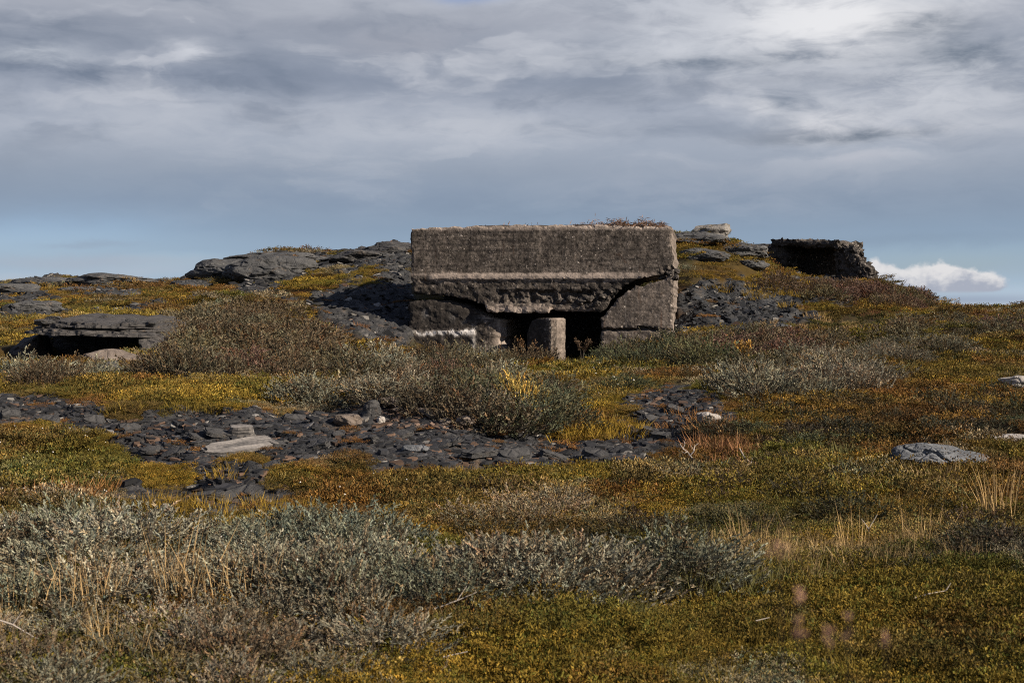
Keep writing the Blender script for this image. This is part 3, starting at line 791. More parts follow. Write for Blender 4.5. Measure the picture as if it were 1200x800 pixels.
thicket('willows of the near left thicket', 'grey-green willow shrub in the big thicket at the near left edge',
        [([(-40,655),(120,632),(330,655),(330,700),(150,720),(-40,720)], 20, .65, 1.25, .64), ([(-30,640),(110,626),(120,640),(-30,660)], 7, .8, 1.0, .72)], GREYW, NEAR)
thicket('willows along the near bottom edge', 'low brownish-grey willow shrub at the very front left, among dry stems',
        [([(-40,740),(330,730),(480,755),(470,790),(300,830),(-40,850)], 22, .5, .8, .75)], SILV + BROWNB[:1] + MIXB[:1], NEAR)
thicket('willows of the dark rounded clump', 'dark grey-green willow shrub in the rounded clump behind the near thicket',
        [([(255,652),(300,640),(440,640),(470,655),(380,668),(270,665)], 11, .75, 1.0, .74)], [(.130,.140,.10), (.155,.16,.112)], NEAR)
thicket('willows of the near middle thicket', 'silvery grey willow shrub in the long thicket across the near middle',
        [([(440,690),(600,676),(760,676),(830,684),(800,695),(640,708),(480,716),(430,705)], 20, .65, 1.2, .76),
         ([(330,690),(440,680),(470,720),(400,735),(330,720)], 9, .7, .9, .85), ([(300,690),(370,700),(380,715),(300,712)], 4, .7, .9, .8)], GREYW + SILV[:1], NEAR)
thicket('straggly shrubs in the near heath', 'small pale straggly shrub on the heath behind the silvery thicket',
        [([(530,612),(590,600),(665,590),(670,610),(600,625),(530,628)], 10, .7, 1.15, .8)], [(.22,.18,.11), (.25,.19,.12)], SMALL)
thicket('dark low shrubs at the near right', 'low dark crowberry shrub at the near right edge of the heath',
        [([(1130,642),(1200,636),(1215,648),(1135,652)], 6, .8, 1.1, .8), ([(930,672),(1010,662),(1100,668),(1010,680)], 5, .5, .8, .6)], DARKB, SMALL, name='crowberry_shrub')
thicket('shrubs of the dome before the bunker door', 'brown-green shrub of the broad dome in front of the bunker door',
        [([(490,488),(530,470),(640,470),(688,482),(660,504),(600,506),(540,500)], 19, .75, 1.08, .86)], [(.105,.10,.055), (.105,.085,.055), (.09,.095,.055), (.13,.12,.075)], MID)
thicket('silver willows behind the slate bank', 'silvery willow shrub rooted just above the slate bank',
        [([(345,466),(430,460),(480,464),(478,478),(350,480)], 10, .6, .85, .8)], SILV + GREYW[:1], MID)
thicket('shrubs left of the bunker door', 'bushy shrub in the belt from the shelter rock to the bunker',
        [([(185,440),(240,432),(330,432),(470,428),(470,446),(330,448),(160,446)], 22, .75, 1.15, .95), ([(430,436),(600,428),(640,432),(600,442),(440,446)], 11, .75, 1.05, 1.0),
         ([(470,452),(600,448),(600,458),(480,462)], 8, .7, 1.0, .9)], MIXB + GREYW[:2] + REDB[:1], MID)
thicket('birches on the slope above the shelter rock', 'tall brownish shrub on the slope above the shelter rock',
        [([(200,400),(215,390),(330,384),(372,392),(380,412),(300,418),(205,420)], 24, .7, 1.05, .72), ([(205,380),(300,368),(350,378),(300,384),(190,388)], 9, .6, .85, .9)], MIXB + BROWNB[:1], FAR, False, name='birch_shrub')
thicket('shrubs at the foot of the shelter rock', 'grey leafy shrub at the foot of the shelter rock',
        [([(8,446),(60,436),(118,444),(110,452),(20,454)], 7, .6, .85, .95)], MIXB[:2] + GREYW[:1], MID)
thicket('shrubs right of the bunker door', 'leafy olive shrub against the right wall of the bunker',
        [([(696,420),(760,416),(830,420),(850,432),(720,436)], 16, .85, 1.2, 1.05)], GREENB + MIXB[:2], MID)
thicket('reddish shrubs right of the bunker', 'brownish shrub in the band below the slate scree right of the bunker',
        [([(780,404),(860,400),(960,402),(985,414),(900,424),(800,416)], 17, .65, .9, .95)], REDB[:2] + MIXB, FAR, False, name='birch_shrub')
thicket('pale willows of the right belt', 'pale grey willow shrub in the belt below the ruin',
        [([(880,432),(960,420),(1060,408),(1130,408),(1120,420),(1000,432),(890,442)], 30, .6, .95, .9)], SILV + MIXB[:1], MID)
thicket('silver willows of the right mound', 'silvery willow shrub on the mound right of the slate gully',
        [([(850,464),(900,456),(1000,450),(1045,444),(1040,452),(960,470),(870,474)], 19, .6, .95, .95)], SILV, MID)
thicket('shrubs below the ruin', 'reddish shrub in the hedge-like band below the ruin',
        [([(885,330),(930,337),(1000,338),(1060,349),(1085,360),(1040,364),(960,352),(890,340)], 24, .6, .85, .95)], REDB + [(.10,.085,.045)], FAR, False, name='birch_shrub')
thicket('shrubs on the right skyline', 'brown twiggy shrub on the low skyline at the right',
        [([(990,392),(1100,382),(1215,378),(1215,396),(1100,400),(1000,402)], 20, .45, .75, .8)], REDB[:2] + MIXB, FAR, False, name='birch_shrub')
thicket('crowberry scattered on the right heath', 'small dark crowberry cushion scattered over the middle right heath',
        [([(700,560),(900,545),(1200,570),(1200,625),(850,640),(600,640),(480,600)], 34, .6, 1.25, .75), ([(880,480),(1200,460),(1200,500),(1000,500),(890,520)], 16, .8, 1.3, .8)], [(.05,.05,.025), (.065,.055,.03), (.06,.042,.028)], SMALL, name='crowberry_shrub')
thicket('dark shrubs on the red slope', 'low dark shrub on the rusty slope at the right',
        [([(920,520),(1010,505),(1020,520),(940,532)], 6, .55, .9, .6), ([(1100,505),(1200,490),(1200,502),(1110,514)], 6, .5, .8, .5), ([(830,505),(880,500),(880,512),(835,514)], 4, .5, .8, .5),
         ([(680,462),(740,452),(745,460),(690,468)], 5, .5, .8, .6)], DARKB + GREENB[:1], MID, name='crowberry_shrub')

# the yellow bush before the door
def single_shrub(px, row, dm, s, hz, col, label, variants=MID, name='yellow_shrub', cat='shrub'):
    P = hit(px, row, dm)
    fol, st = variants[1]
    o = empty(name, P - np.array([0, 0, .03]), 1.3); o.scale = (s, s, s * hz)
    f = link('foliage', fol, o); f.color = (*col, 1); link('stems', st, o); tag(o, label, cat); return o
single_shrub(606, 494, 15.0, .52, 2.15, (.46,.33,.09), 'bright yellow leafy bush standing out of the shrubs before the door')
single_shrub(630, 492, 15.2, .34, 3.0, (.36,.26,.08), 'smaller yellow bush just right of the bright yellow bush')

# ------------------------------------------------------------------ slate rubble
def plates(P, size, thick, tilt, cols):
    n = len(P); K = 6
    ang = np.sort(RNG.uniform(0, 2 * PI, (n, K)), 1) * .4 + (np.arange(K) * 2 * PI / K)[None] * .6
    rad = RNG.uniform(.55, 1.15, (n, K)) * size[:, None]
    asp = RNG.uniform(.28, .85, n)[:, None]
    u, v = np.cos(ang) * rad, np.sin(ang) * rad * asp
    rz = RNG.normal(.25, .5, n) + 1.0 * fbm(P[:, 0] / .7, P[:, 1] / .7, oct=2, seed=91); c, s = np.cos(rz)[:, None], np.sin(rz)[:, None]
    X, Y = u * c - v * s, u * s + v * c
    tx, ty = RNG.normal(0, tilt * .7, n)[:, None], RNG.normal(0, tilt * .7, n)[:, None]
    tx = tx + tilt * fbm(P[:, 0] / .6, P[:, 1] / .6, oct=2, seed=93)[:, None]; ty = ty + tilt * fbm(P[:, 0] / .6, P[:, 1] / .6, oct=2, seed=95)[:, None]
    Zt = X * tx + Y * (ty + .15)
    sh = RNG.uniform(.8, 1.0, (n, 1))
    top = np.stack([X * sh, Y * sh, Zt * sh + thick[:, None]], -1); bot = np.stack([X, Y, Zt - thick[:, None] * .6], -1)
    V = np.concatenate([top, bot], 1) + P[:, None]
    k = (np.arange(n) * 2 * K)[:, None]; i = np.arange(K)[None]; j = (np.arange(K)[None] + 1) % K
    Q = np.stack([k + i, k + K + i, k + K + j, k + j], -1).reshape(-1, 4)
    capt = k + i
    return V.reshape(-1, 3), [Q[:, ::-1], capt], np.repeat(cols, 2 * K, 0)

def slate_cols(n, pale=.08, brown=.10, base=(.046,.047,.051)):
    c = np.array(base) * RNG.lognormal(0, .38, (n, 1))
    w = RNG.uniform(0, 1, n)
    c[w < pale] = np.array([.17, .158, .142]) * RNG.uniform(.4, 1.3, ((w < pale).sum(), 1))
    b = (w > 1 - brown); c[b] = np.array([.10, .064, .044]) * RNG.uniform(.4, 1.2, (b.sum(), 1))
    return c

def rubble(name, label, r0, r1, n, smin, smax, poly=None, pale=.08, brown=.1, half=.40, tilt=.35, base=(.046,.047,.051), polyfilter=None):
    x, y = polar(n, r0, r1, half); ok = (Mk(x, y) > .5) & ~in_bunker(x, y)
    if polyfilter is not None:
        z = H(x, y); px, row = pxrow(x, y, z); ok &= polyfilter(px, row)
    x, y = x[ok], y[ok]; n = len(x)
    size = smin * (smax / smin) ** (RNG.uniform(0, 1, n) ** 3.0)
    cols = slate_cols(n, pale, brown, base)
    if r1 < 25:      # the crest of the bank at its middle is littered with brown stones
        z = H(x, y); px, row = pxrow(x, y, z)
        bs = inpoly(px, row, [(425,462),(480,460),(530,470),(565,494),(545,505),(500,500),(440,500)]) & (RNG.uniform(0, 1, n) < .5)
        cols[bs] = np.array([.17, .115, .085]) * RNG.uniform(.4, 1.2, (bs.sum(), 1))
    V, F_, c = plates(np.stack([x, y, H(x, y)], 1), size, size * RNG.uniform(.08, .24, n), tilt, cols)
    o = link(name, mesh_np(name, V, F_, {'lc': c}, False, M_RUBBLE)); tag(o, label, 'rubble', kind='stuff')

rubble('slate_rubble', 'dark broken slate covering the bank in front', 11.5, 21, 140000, .009, .095, pale=.05, brown=.14, tilt=.18, base=(.021,.021,.0225))
rubble('slate_rubble', 'loose dark slate scree right of the bunker', 34, 52, 90000, .03, .2, pale=.06, brown=.03, polyfilter=lambda px, row: (px > 785), tilt=.4, base=(.020,.021,.023))
rubble('slate_rubble', 'stony rubble and pale stones on the left hill', 34, 60, 70000, .035, .22, pale=.10, brown=.06, polyfilter=lambda px, row: (px < 485), base=(.024,.024,.0245), tilt=.3)

# ------------------------------------------------------------------ rocks
import bmesh
def rock_mesh(name, seed, sx, sy, sz, m, rough=.22, boxy=.5, strata=0.0, sub=4, facets=14, crack=0.0):
    bm = bmesh.new(); bmesh.ops.create_icosphere(bm, subdivisions=sub, radius=1)
    D = np.array([v.co[:] for v in bm.verts]); T = np.array([[v.index for v in f.verts] for f in bm.faces]); bm.free()
    e = 2 + boxy * 5
    k = 1 / (np.abs(D) ** e).sum(1) ** (1 / e)
    P = D * k[:, None]
    o = seed * 7.3
    nz = rough * fbm(P[:, 0] * 1.1 + o, P[:, 1] * 1.1, P[:, 2] * 1.1, oct=2, seed=seed) * 1.2
    # chipped facets
    r = np.random.default_rng(seed)
    for _ in range(facets):
        d = unit(r.normal(0, 1, 3)); h = r.uniform(.72, 1.02)
        ex = P @ d - h; P = P - np.where(ex > 0, ex, 0)[:, None] * d * .9
    P = P * (1 + nz)[:, None]
    P = P * (1 + .06 * fbm(P[:, 0] * 5 + o, P[:, 1] * 5, P[:, 2] * 5, oct=3, seed=seed + 3))[:, None]
    if crack:
        rn = fbm(P[:, 0] * 1.3 + o, P[:, 1] * 1.3 + 3, P[:, 2] * 1.3, oct=3, seed=seed + 9)
        rn2 = fbm(P[:, 0] * 2.2 + o, P[:, 1] * 2.2 + 7, P[:, 2] * 2.2, oct=2, seed=seed + 19)
        P = P * (1 - crack * np.exp(-(rn / .045) ** 2) - .6 * crack * np.exp(-(rn2 / .04) ** 2))[:, None]
    P = P * np.array([sx, sy, sz])
    if strata:
        lay = P[:, 2] / strata + .4 * fbm(P[:, 0] * .8, P[:, 1] * .8, oct=2, seed=seed)
        q = (np.floor(lay) % 2) * .035 + .02 * _hash(np.floor(lay), np.floor(P[:, 0] * 1.5), np.floor(P[:, 1] * 2), seed)
        P[:, :2] *= (1 - q * 1.5)[:, None]
    return mesh_np(name, P, T, None, False, m)

def rock(name, label, cat, px, row, size, m, seed, rz=0, sink=.35, dmin=3, group=None, **k):
    P = hit(px, row, dmin)
    me = rock_mesh(name, seed, *size, m, **k)
    o = link(name, me, None, P + np.array([0, 0, size[2] * (1 - 2 * sink)]), rz)
    tag(o, label, cat, group); return o

rock('boulder', 'grey lichen-spotted boulder half sunk in the heath at the right', 'boulder', 1096, 549, (.47,.32,.17), M_GREY, 5, .08, .36, rough=.28, boxy=.05, sub=6, facets=5, crack=.13)
rock('boulder', 'flat dark stone showing through the heath behind the grey boulder', 'boulder', 1142, 492, (.20,.16,.09), M_SLATE, 8, .4, .4)
rock('boulder', 'pale flat rock strip just beyond the grey boulder', 'boulder', 1168, 518, (.42,.12,.06), M_PALE, 9, -.25, .3)
rock('boulder', 'white flat stone at the right edge of the heath slope', 'boulder', 1194, 452, (.24,.2,.09), M_PALE, 10, .1, .3)
rock('boulder', 'pale little stone patch on the rusty slope', 'boulder', 1092, 458, (.17,.12,.05), M_PALE, 11, .1, .3)
rock('boulder', 'pale pointed stone at the right end of the slate gully', 'boulder', 832, 497, (.16,.12,.09), M_PALE, 12, .5, .3)
rock('boulder', 'small pale stone in the heath below the slate bank', 'boulder', 195, 601, (.055,.045,.04), M_PALE, 13, .5, .3)
rock('boulder', 'low whitish stone in the grass beside the grey boulder', 'boulder', 1066, 553, (.10,.07,.035), M_PALE, 14, .5, .3)
rock('boulder', 'dark grey block standing on top of the slate bank', 'boulder', 436, 489, (.11,.09,.11), M_SLATE, 15, .5, .25, boxy=.7)
rock('boulder', 'round pale stone beside the dark block on the bank', 'boulder', 446, 497, (.05,.05,.05), M_PALE, 16, .5, .25)
rock('boulder', 'brown flat stone in the slate below the bank top', 'boulder', 408, 498, (.16,.13,.07), M_BROWNROCK, 17, .5, .25)
rock('boulder', 'bluish grey flat stone on the slate bank front', 'boulder', 487, 530, (.13,.10,.045), M_GREY, 18, .2, .2)
for i, (px, row, s) in enumerate([(455,478,.10),(476,478,.12),(496,486,.10),(512,492,.10),(545,498,.11),(466,484,.07),(522,497,.07)]):
    rock('boulder', 'small pinkish brown stone in the row along the bank crest', 'boulder', px, row, (s * 1.2, s, s * .6), M_BROWNROCK, 30 + i, i, .3, group='stones along the bank crest', sub=3)

# large slabs lying in the bank
def slab_mesh(name, seed, a, b, t, m, layers=4):
    r = np.random.default_rng(seed); V, Q4, NG = [], [], []
    K = 14; base = 0; fs = []
    ang = np.arange(K) * 2 * PI / K
    rad0 = 1 / (np.abs(np.cos(ang)) ** 5 + np.abs(np.sin(ang)) ** 5) ** .2 * r.uniform(.85, 1.08, K)
    for l in range(layers):
        rad = rad0 * r.uniform(.9, 1.03, K) * (1 - .04 * l)
        X, Y = np.cos(ang) * rad * a + r.normal(0, a * .015), np.sin(ang) * rad * b + r.normal(0, b * .03)
        z0, z1 = t * l / layers - t / 2, t * (l + 1) / layers - t / 2 - .003
        V += [np.stack([X, Y, np.full(K, z0)], 1), np.stack([X * .985, Y * .985, np.full(K, z1) + r.normal(0, t * .02, K)], 1)]
        i = np.arange(K); j = (i + 1) % K
        Q4.append(np.stack([base + i, base + j, base + K + j, base + K + i], 1)); NG.append(base + K + i); NG.append(base + i[::-1]); base += 2 * K
    return mesh_np(name, np.concatenate(V), [np.concatenate(Q4), np.array(NG)], None, False, m)

m_, g_ = mat('grained pale slate')
p_ = g_.coord('Object'); gr = g_.noise(g_.scale(p_, (1.2, 22, 22)), 1.6, 5, .65); fn = g_.noise(p_, 30, 4, .6)
c_ = g_.ramp(gr * .75 + fn * .25, [(.36, (.045,.043,.042)), (.5, (.14,.128,.118)), (.66, (.27,.245,.22))])
g_.out(g_.principled(c_, .8, .25, g_.bump(gr, .7, .02))); M_GRAIN = m_
def slab_thing(label, px, row, a, b, t, seed, rot, m=None, dz=.03, group=None):
    P = hit(px, row)
    o = link('slate_slab', slab_mesh('slate_slab', seed, a, b, t, m or M_SLATE), None, P + np.array([0, 0, dz])); o.rotation_euler = rot
    tag(o, label, 'slab', group)
slab_thing('long pale grained slab lying aslant in the slate bank', 280, 532, .44, .12, .09, 3, (.55, -.1, .42), M_GRAIN, .06)
slab_thing('short upright ribbed slab behind the long pale slab', 283, 510, .14, .05, .13, 4, (.3, 0, .1), M_GRAIN, .04)
sl = 'dark slate slab among the rubble of the near bank'
for i, (px, row, a, b) in enumerate([(250,508,.30,.16),(228,512,.22,.13),(300,500,.28,.14),(345,505,.25,.15),(372,520,.22,.12),(330,520,.2,.13),(205,530,.22,.14),(180,525,.24,.12),(240,522,.2,.1),
        (400,535,.22,.12),(290,575,.28,.13),(240,578,.26,.12),(270,583,.22,.1),(430,515,.18,.1),(390,508,.16,.1),(160,500,.22,.12),(110,492,.22,.12),(60,490,.24,.13),(20,484,.2,.12),(315,543,.16,.1),
        (520,520,.3,.14),(560,528,.34,.15),(610,532,.34,.14),(650,533,.3,.14),(690,530,.28,.13),(725,525,.25,.13),(770,490,.25,.14),(795,478,.22,.13),(760,505,.2,.12),(780,510,.22,.12),(480,508,.2,.12),(350,490,.3,.12)]):
    slab_thing(sl, px + random.uniform(-8, 8), row + 4, a * .62, b * .7, random.uniform(.035, .07), 40 + i, (random.uniform(.05, .6), random.uniform(-.35, .35), random.uniform(-.7, .8)), None, .02, 'slate slabs of the near bank')

# rounded rock humps and ledges on the skyline hill
HUMPS = [ # px,row,(sx,sy,sz),label, rz
 (322,322,(1.25,1.1,.55),'large rounded grey rock hump on the left hill below the crest',.15),
 (268,322,(1.0,1.2,.5),'grey rock hump at the left shoulder of the hill crest',.5),
 (330,306,(1.5,1.0,.35),'long smooth rock crest on top of the left hill',.0),
 (190,334,(.55,.7,.25),'small rounded rock on the low left skyline beside the hill',.3),
 (228,337,(.8,.8,.3),'low grey ledge where the left hill begins to climb',.2),
 (125,334,(1.5,1.0,.35),'broad flat rock ledge on the far left skyline',.05),
 (60,337,(1.4,1.0,.32),'low grey rock ledge near the far left end of the skyline',-.1),
 (8,343,(1.0,.9,.3),'grey ledge cut by the far left edge of the view',.2),
 (90,345,(.75,.6,.28),'rounded boulder just below the far left skyline',.3),
 (40,362,(.7,.4,.25),'flat grey stone on the slope above the shelter rock',.2),
 (150,350,(.9,.5,.25),'slanting grey stone below the broad left ledge',-.2),
 (230,352,(.6,.4,.2),'half buried grey stone on the slope right of the broad ledge',.4),
 (420,303,(1.0,.8,.3),'dark ledge on the crest just left of the bunker',.0),
 (455,296,(1.0,.8,.35),'dark slate ledge touching the bunker at its left shoulder',.1),
 (815,283,(.9,.9,.3),'smooth grey rock on the crest right of the bunker roof',.0),
 (822,302,(.75,.6,.3),'rounded grey rock below the crest right of the bunker',.3),
 (868,300,(.85,.8,.40),'rounded rock between the crest block and the ruin',-.3),
 (880,312,(.6,.5,.3),'cracked grey rock under the rounded rock by the ruin',.2),
 (925,332,(.45,.3,.25),'small grey rock in the shrubs below the ruin',.2),
 (1118,357,(.3,.25,.12),'pale low stone on the right skyline by the end of the shrubs',.2),
 (988,352,(.22,.2,.12),'white stone in the golden heath below the ruin',.2),
]
for i, (px, row, s, lb, rz) in enumerate(HUMPS):
    m = M_SLATE if 'dark' in lb else M_PALE if ('white' in lb or 'pale' in lb) else M_OUTC
    rock('rock_outcrop', lb, 'rock', px, row, (s[0] * 1.15, s[1] * 1.2, s[2] * .9), m, 60 + i, rz, .50, 36, rough=.34, boxy=0.0, sub=5, facets=3, crack=.07)
# pale block on the crest
rock('boulder', 'pale weathered block perched on the crest right of the bunker', 'boulder', 838, 281, (.74,.55,.33), M_GREYTAN, 90, .15, .12, 48, rough=.25, boxy=.6, strata=.14)

# ------------------------------------------------------------------ rock shelter on the left
def shelter():
    cx = (112 - 600) / F * 29.2
    root = empty('rock_shelter', (cx, 29.2, 0))
    r = np.random.default_rng(77)
    def layer(w, y0, y1, z0, z1, seed, parent, name, skew=0):
        rr = np.random.default_rng(seed); K = 110
        xs = np.linspace(-w, w, K)
        fr = y0 + .20 * fbm(xs * 2.2 + seed, xs * 0, oct=3, seed=seed) + .5 * np.abs(xs / w) ** 4 + .05 * fbm(xs * 9, xs * 0 + seed, oct=3, seed=seed + 4)
        bk = np.full(K, y1)
        top, bot = z1 + .035 * fbm(xs * 3, xs * 0 + seed, oct=3, seed=seed + 1), z0 + .02 * fbm(xs * 3, xs * 0 + seed, oct=3, seed=seed + 2)
        sl = .055
        V = np.concatenate([np.stack([xs, fr, bot + skew * xs], 1), np.stack([xs, fr + .02, top + skew * xs], 1), np.stack([xs, bk, top + skew * xs + sl * (bk - fr)], 1), np.stack([xs, bk, bot + skew * xs], 1)])
        i = np.arange(K - 1); Q = []
        for a in range(4):
            b = (a + 1) % 4
            Q.append(np.stack([a * K + i, a * K + i + 1, b * K + i + 1, b * K + i], 1))
        Q.append(np.array([[0, K, 2 * K, 3 * K], [K - 1, 4 * K - 1, 3 * K - 1, 2 * K - 1]]))
        return V, np.concatenate(Q)
    Vs, Qs, b = [], [], 0
    z = 1.11
    for k in range(7):
        t = r.uniform(.02, .05)
        V, Q = layer(1.36 - .04 * k + r.uniform(-.12, .06), -.75 + .055 * k + r.uniform(-.13, .13), 2.6, z, z + t, 300 + k, root, 'l', -.03)
        Vs.append(V); Qs.append(Q + b); b += len(V); z += t - .004
    link('roof_slab', mesh_np('roof_slab', np.concatenate(Vs), np.concatenate(Qs), None, False, M_OVER), root)
    s = link('side_rock', rock_mesh('side_rock', 310, .34, .9, .42, M_OVER, .25, .6, .08), root, (1.22, .05, .78))
    s = link('side_rock', rock_mesh('side_rock', 311, .38, .9, .42, M_OVER, .25, .5, .08), root, (-1.50, .35, .68))
    s = link('back_rock', rock_mesh('back_rock', 312, 1.6, .4, .55, M_SLATE, .2, .6, .1), root, (0, 2.0, .75))
    for q in range(16):
        a_, b_ = r.uniform(-1.2, 1.15), r.uniform(-.35, 1.6); s_ = r.uniform(.05, .15)
        link('loose_stone', rock_mesh('loose_stone', 340 + q, s_ * 1.3, s_, s_ * .5, M_SLATE, .25, .5, sub=3), root, (a_, b_, 1.34 + .055 * (b_ + .6) - .03 * a_))
    tag(root, 'layered rock shelter with an overhanging slab and dark hollow at the left', 'rock shelter')
    rock('boulder', 'smooth brown boulder lying below the mouth of the rock shelter', 'boulder', 132, 428, (.62,.5,.2), M_BROWNROCK, 320, .1, .3, 24, rough=.2, boxy=.1)
    rock('boulder', 'pale cracked boulder left of the brown one below the shelter', 'boulder', 98, 420, (.42,.35,.18), M_OVER, 321, .3, .3, 24, rough=.25)
    rock('boulder', 'broken dark stone at the foot of the brown boulder', 'boulder', 122, 440, (.35,.25,.15), M_SLATE, 322, .3, .3, 22, rough=.25, strata=.06)
shelter()

# ------------------------------------------------------------------ dead wood
def stick_mesh(name, pts_list, r0):
    Vs, Fs, b = [], [], 0
    for pts, ra in pts_list:
        pts = np.array(pts, float); n = len(pts) - 1
        rs = np.linspace(ra, ra * .35, n + 1)
        for i in range(n):
            v, f = tubes(pts[i:i + 1], pts[i + 1:i + 2], rs[i:i + 1], rs[i + 1:i + 2], 5)
            Vs.append(v); Fs.append(f + b); b += len(v)
    return mesh_np(name, np.concatenate(Vs), np.concatenate(Fs), None, False, M_STICK)
def branch(label, px, row, segs, dz=0.0, rz=0):
    P = hit(px, row)
    o = link('dead_branch', stick_mesh('dead_branch', segs, .01), None, P + np.array([0, 0, dz]), rz); tag(o, label, 'branch')
branch('bleached forked branch sticking up out of the reddish grass', 812, 545, [([(.03,0,-.02),(.01,0,.05),(-.03,.01,.09),(-.05,.02,.13),(-.10,.02,.16),(-.13,.02,.21)], .010), ([(-.03,.01,.09),(.01,0,.14),(.02,.02,.19),(.06,.02,.22)], .008), ([(-.10,.02,.16),(-.08,.02,.21),(-.09,.03,.25)], .005), ([(.01,0,.14),(-.02,.0,.20)], .004), ([(-.05,.02,.13),(-.09,.0,.12),(-.12,.0,.14)], .004)])
branch('bleached bent twig standing right of the forked branch', 880, 552, [([(.04,0,-.02),(.0,0,.07),(-.06,.02,.13),(-.11,.02,.22)], .013), ([(0,0,.07),(.02,.01,.13)], .008)])
branch('pale stick lying flat on the near right heath', 1088, 716, [([(-.09,-.02,.07),(.0,.0,.09),(.1,.03,.10)], .0045), ([(.1,.03,.1),(.13,.04,.14)], .003)])
branch('short pale twig on the heath left of the blurred grass', 893, 745, [([(-.03,0,.07),(.04,.01,.085)], .004)])
branch('dry twig lying at the lower edge of the middle thicket', 535, 728, [([(-.12,0,.06),(0,.02,.1),(.1,.03,.14)], .004), ([(0,.02,.1),(.05,.04,.17)], .003)])
branch('pale twig lying across the near heath below the middle thicket', 535, 788, [([(-.06,0,.07),(.05,.02,.09)], .004)])
branch('thin grey branch leaning at the near left edge', 15, 770, [([(-.15,0,.2),(0,0,.15),(.12,0,.08)], .005), ([(0,0,.15),(.05,0,.22)], .003)])
branch('bare twig fork in the grass before the dark right shrubs', 1018, 640, [([(0,0,0),(.0,0,.12),(.06,0,.22)], .006), ([(0,0,.12),(-.05,0,.19)], .004)])

# tall dry dock stalks
def dock(label, px, row, h, col, dm=3):
    P = hit(px, row, dm); root = empty('dock_plant', P, 0)
    r = np.random.default_rng(int(px)); segs = []
    for k in range(4):
        a = r.uniform(-.25, .25, 2); segs.append(([(0, 0, -.02), (a[0] * .3, a[1] * .3, h * .5), (a[0], a[1] * .6, h * r.uniform(.75, 1))], .012))
    me = stick_mesh('stalk', segs, .01); me.materials.clear(); me.materials.append(M_STEM); link('stalk', me, root)
    n = 260; k = r.integers(0, 4, n); ends = np.array([s[0][2] for s in segs]); mids = np.array([s[0][1] for s in segs])
    t = r.uniform(.1, 1, n)[:, None]; B = mids[k] * (1 - t) + ends[k] * t + r.normal(0, .025, (n, 3))
    ax = unit(r.normal(0, .6, (n, 3)) + [0, 0, .6]); sd = unit(np.cross(ax, r.normal(0, 1, (n, 3))))
    V, T, tc = leaves(B, ax, sd, np.full(n, .05), np.full(n, .03), r.uniform(.6, 1.3, (n, 1)) * np.ones((1, 3)))
    f = link('seed_head', mesh_np('seed_head', V, T, {'lc': tc}, False, M_LEAF), root); f.color = (*col, 1)
    tag(root, label, 'plant')
dock('golden dry dock stalk standing before the shrubs right of the bunker', 875, 437, .62, (.42,.24,.06))
dock('dry brown dock plant in the right opening of the bunker', 682, 428, .78, (.10,.065,.04), 30)
dock('thin orange dock stalk left of the concrete pillar', 615, 430, .7, (.15,.085,.04), 30)

# white seed tufts in the moss on the left (uncountable specks)
def specks():
    P = []
    for _ in range(36):
        px, row = RNG.uniform(-10, 130), RNG.uniform(512, 592)
        P.append(hit(px, row) + [0, 0, RNG.uniform(.06, .16)])
    for _ in range(14): P.append(hit(RNG.uniform(690, 760), RNG.uniform(425, 470)) + [0, 0, RNG.uniform(.1, .2)])
    for _ in range(26): P.append(hit(RNG.uniform(0, 480), RNG.uniform(600, 740)) + [0, 0, RNG.uniform(.25, .42)])
    P = np.array(P); n = len(P); V, T, b = [], [], 0
    bm = bmesh.new(); bmesh.ops.create_icosphere(bm, subdivisions=1, radius=1)
    D = np.array([v.co[:] for v in bm.verts]); Fc = np.array([[v.index for v in f.verts] for f in bm.faces]); bm.free()
    s = RNG.uniform(.5, 1, (n, 1, 1)) * (0.0006 * P[:, 1])[:, None, None]
    s = np.minimum(s, .016)
    Vv = (P[:, None] + D[None] * s * (1 + .3 * RNG.normal(0, 1, (n, len(D), 1)))).reshape(-1, 3)
    Tt = (Fc[None] + (np.arange(n) * len(D))[:, None, None]).reshape(-1, 3)
    link_ = link('seed_tufts', mesh_np('seed_tufts', Vv, Tt, None, False, mk_plain('white seed fluff', (.62,.58,.52), .95, .1)))
    tag(link_, 'white seed tufts speckled over the moss and shrubs', 'seed tufts', kind='stuff')
specks()

# out-of-focus grass heads close to the lens
def near_grass(label, px, row, d, hh, w, lean):
    x = (px - 600) / F * d; z = EYE + (HROW - row) / F * d
    root = empty('grass_stalk', (x + lean, d, float(H(x, max(d, 2.3)))))
    zz = z - root.location.z
    r = np.random.default_rng(int(px))
    segs = [([(0, 0, 0), (-lean * .3, 0, zz * .6), (-lean, 0, zz + hh * .4)], .0007)]
    me = stick_mesh('stem', segs, .001); me.materials.clear(); me.materials.append(M_STEM); link('stem', me, root)
    n = 9
    t = r.uniform(-.5, .5, n); w *= .4; hh *= .55
    B = np.stack([-lean + r.normal(0, w * .5, n) * (1 - np.abs(t)), r.normal(0, w * .5, n), zz + t * hh], 1)
    ax = unit(r.normal(0, .5, (n, 3)) + [0, 0, .8]); sd = unit(np.cross(ax, r.normal(0, 1, (n, 3))))
    V, T, tc = leaves(B, ax, sd, np.full(n, .007), np.full(n, .0024), r.uniform(.7, 1.3, (n, 1)) * np.ones((1, 3)))
    f = link('seed_head', mesh_np('seed_head', V, T, {'lc': tc}, False, M_LEAF), root); f.color = (.46, .27, .19, 1)
    tag(root, label, 'grass stalk')
near_grass('blurred pinkish grass head highest of those close to the lens', 913, 646, 1.15, .022, .020, .02)
near_grass('blurred grass head below and right of the highest one', 938, 700, 1.1, .022, .010, .02)
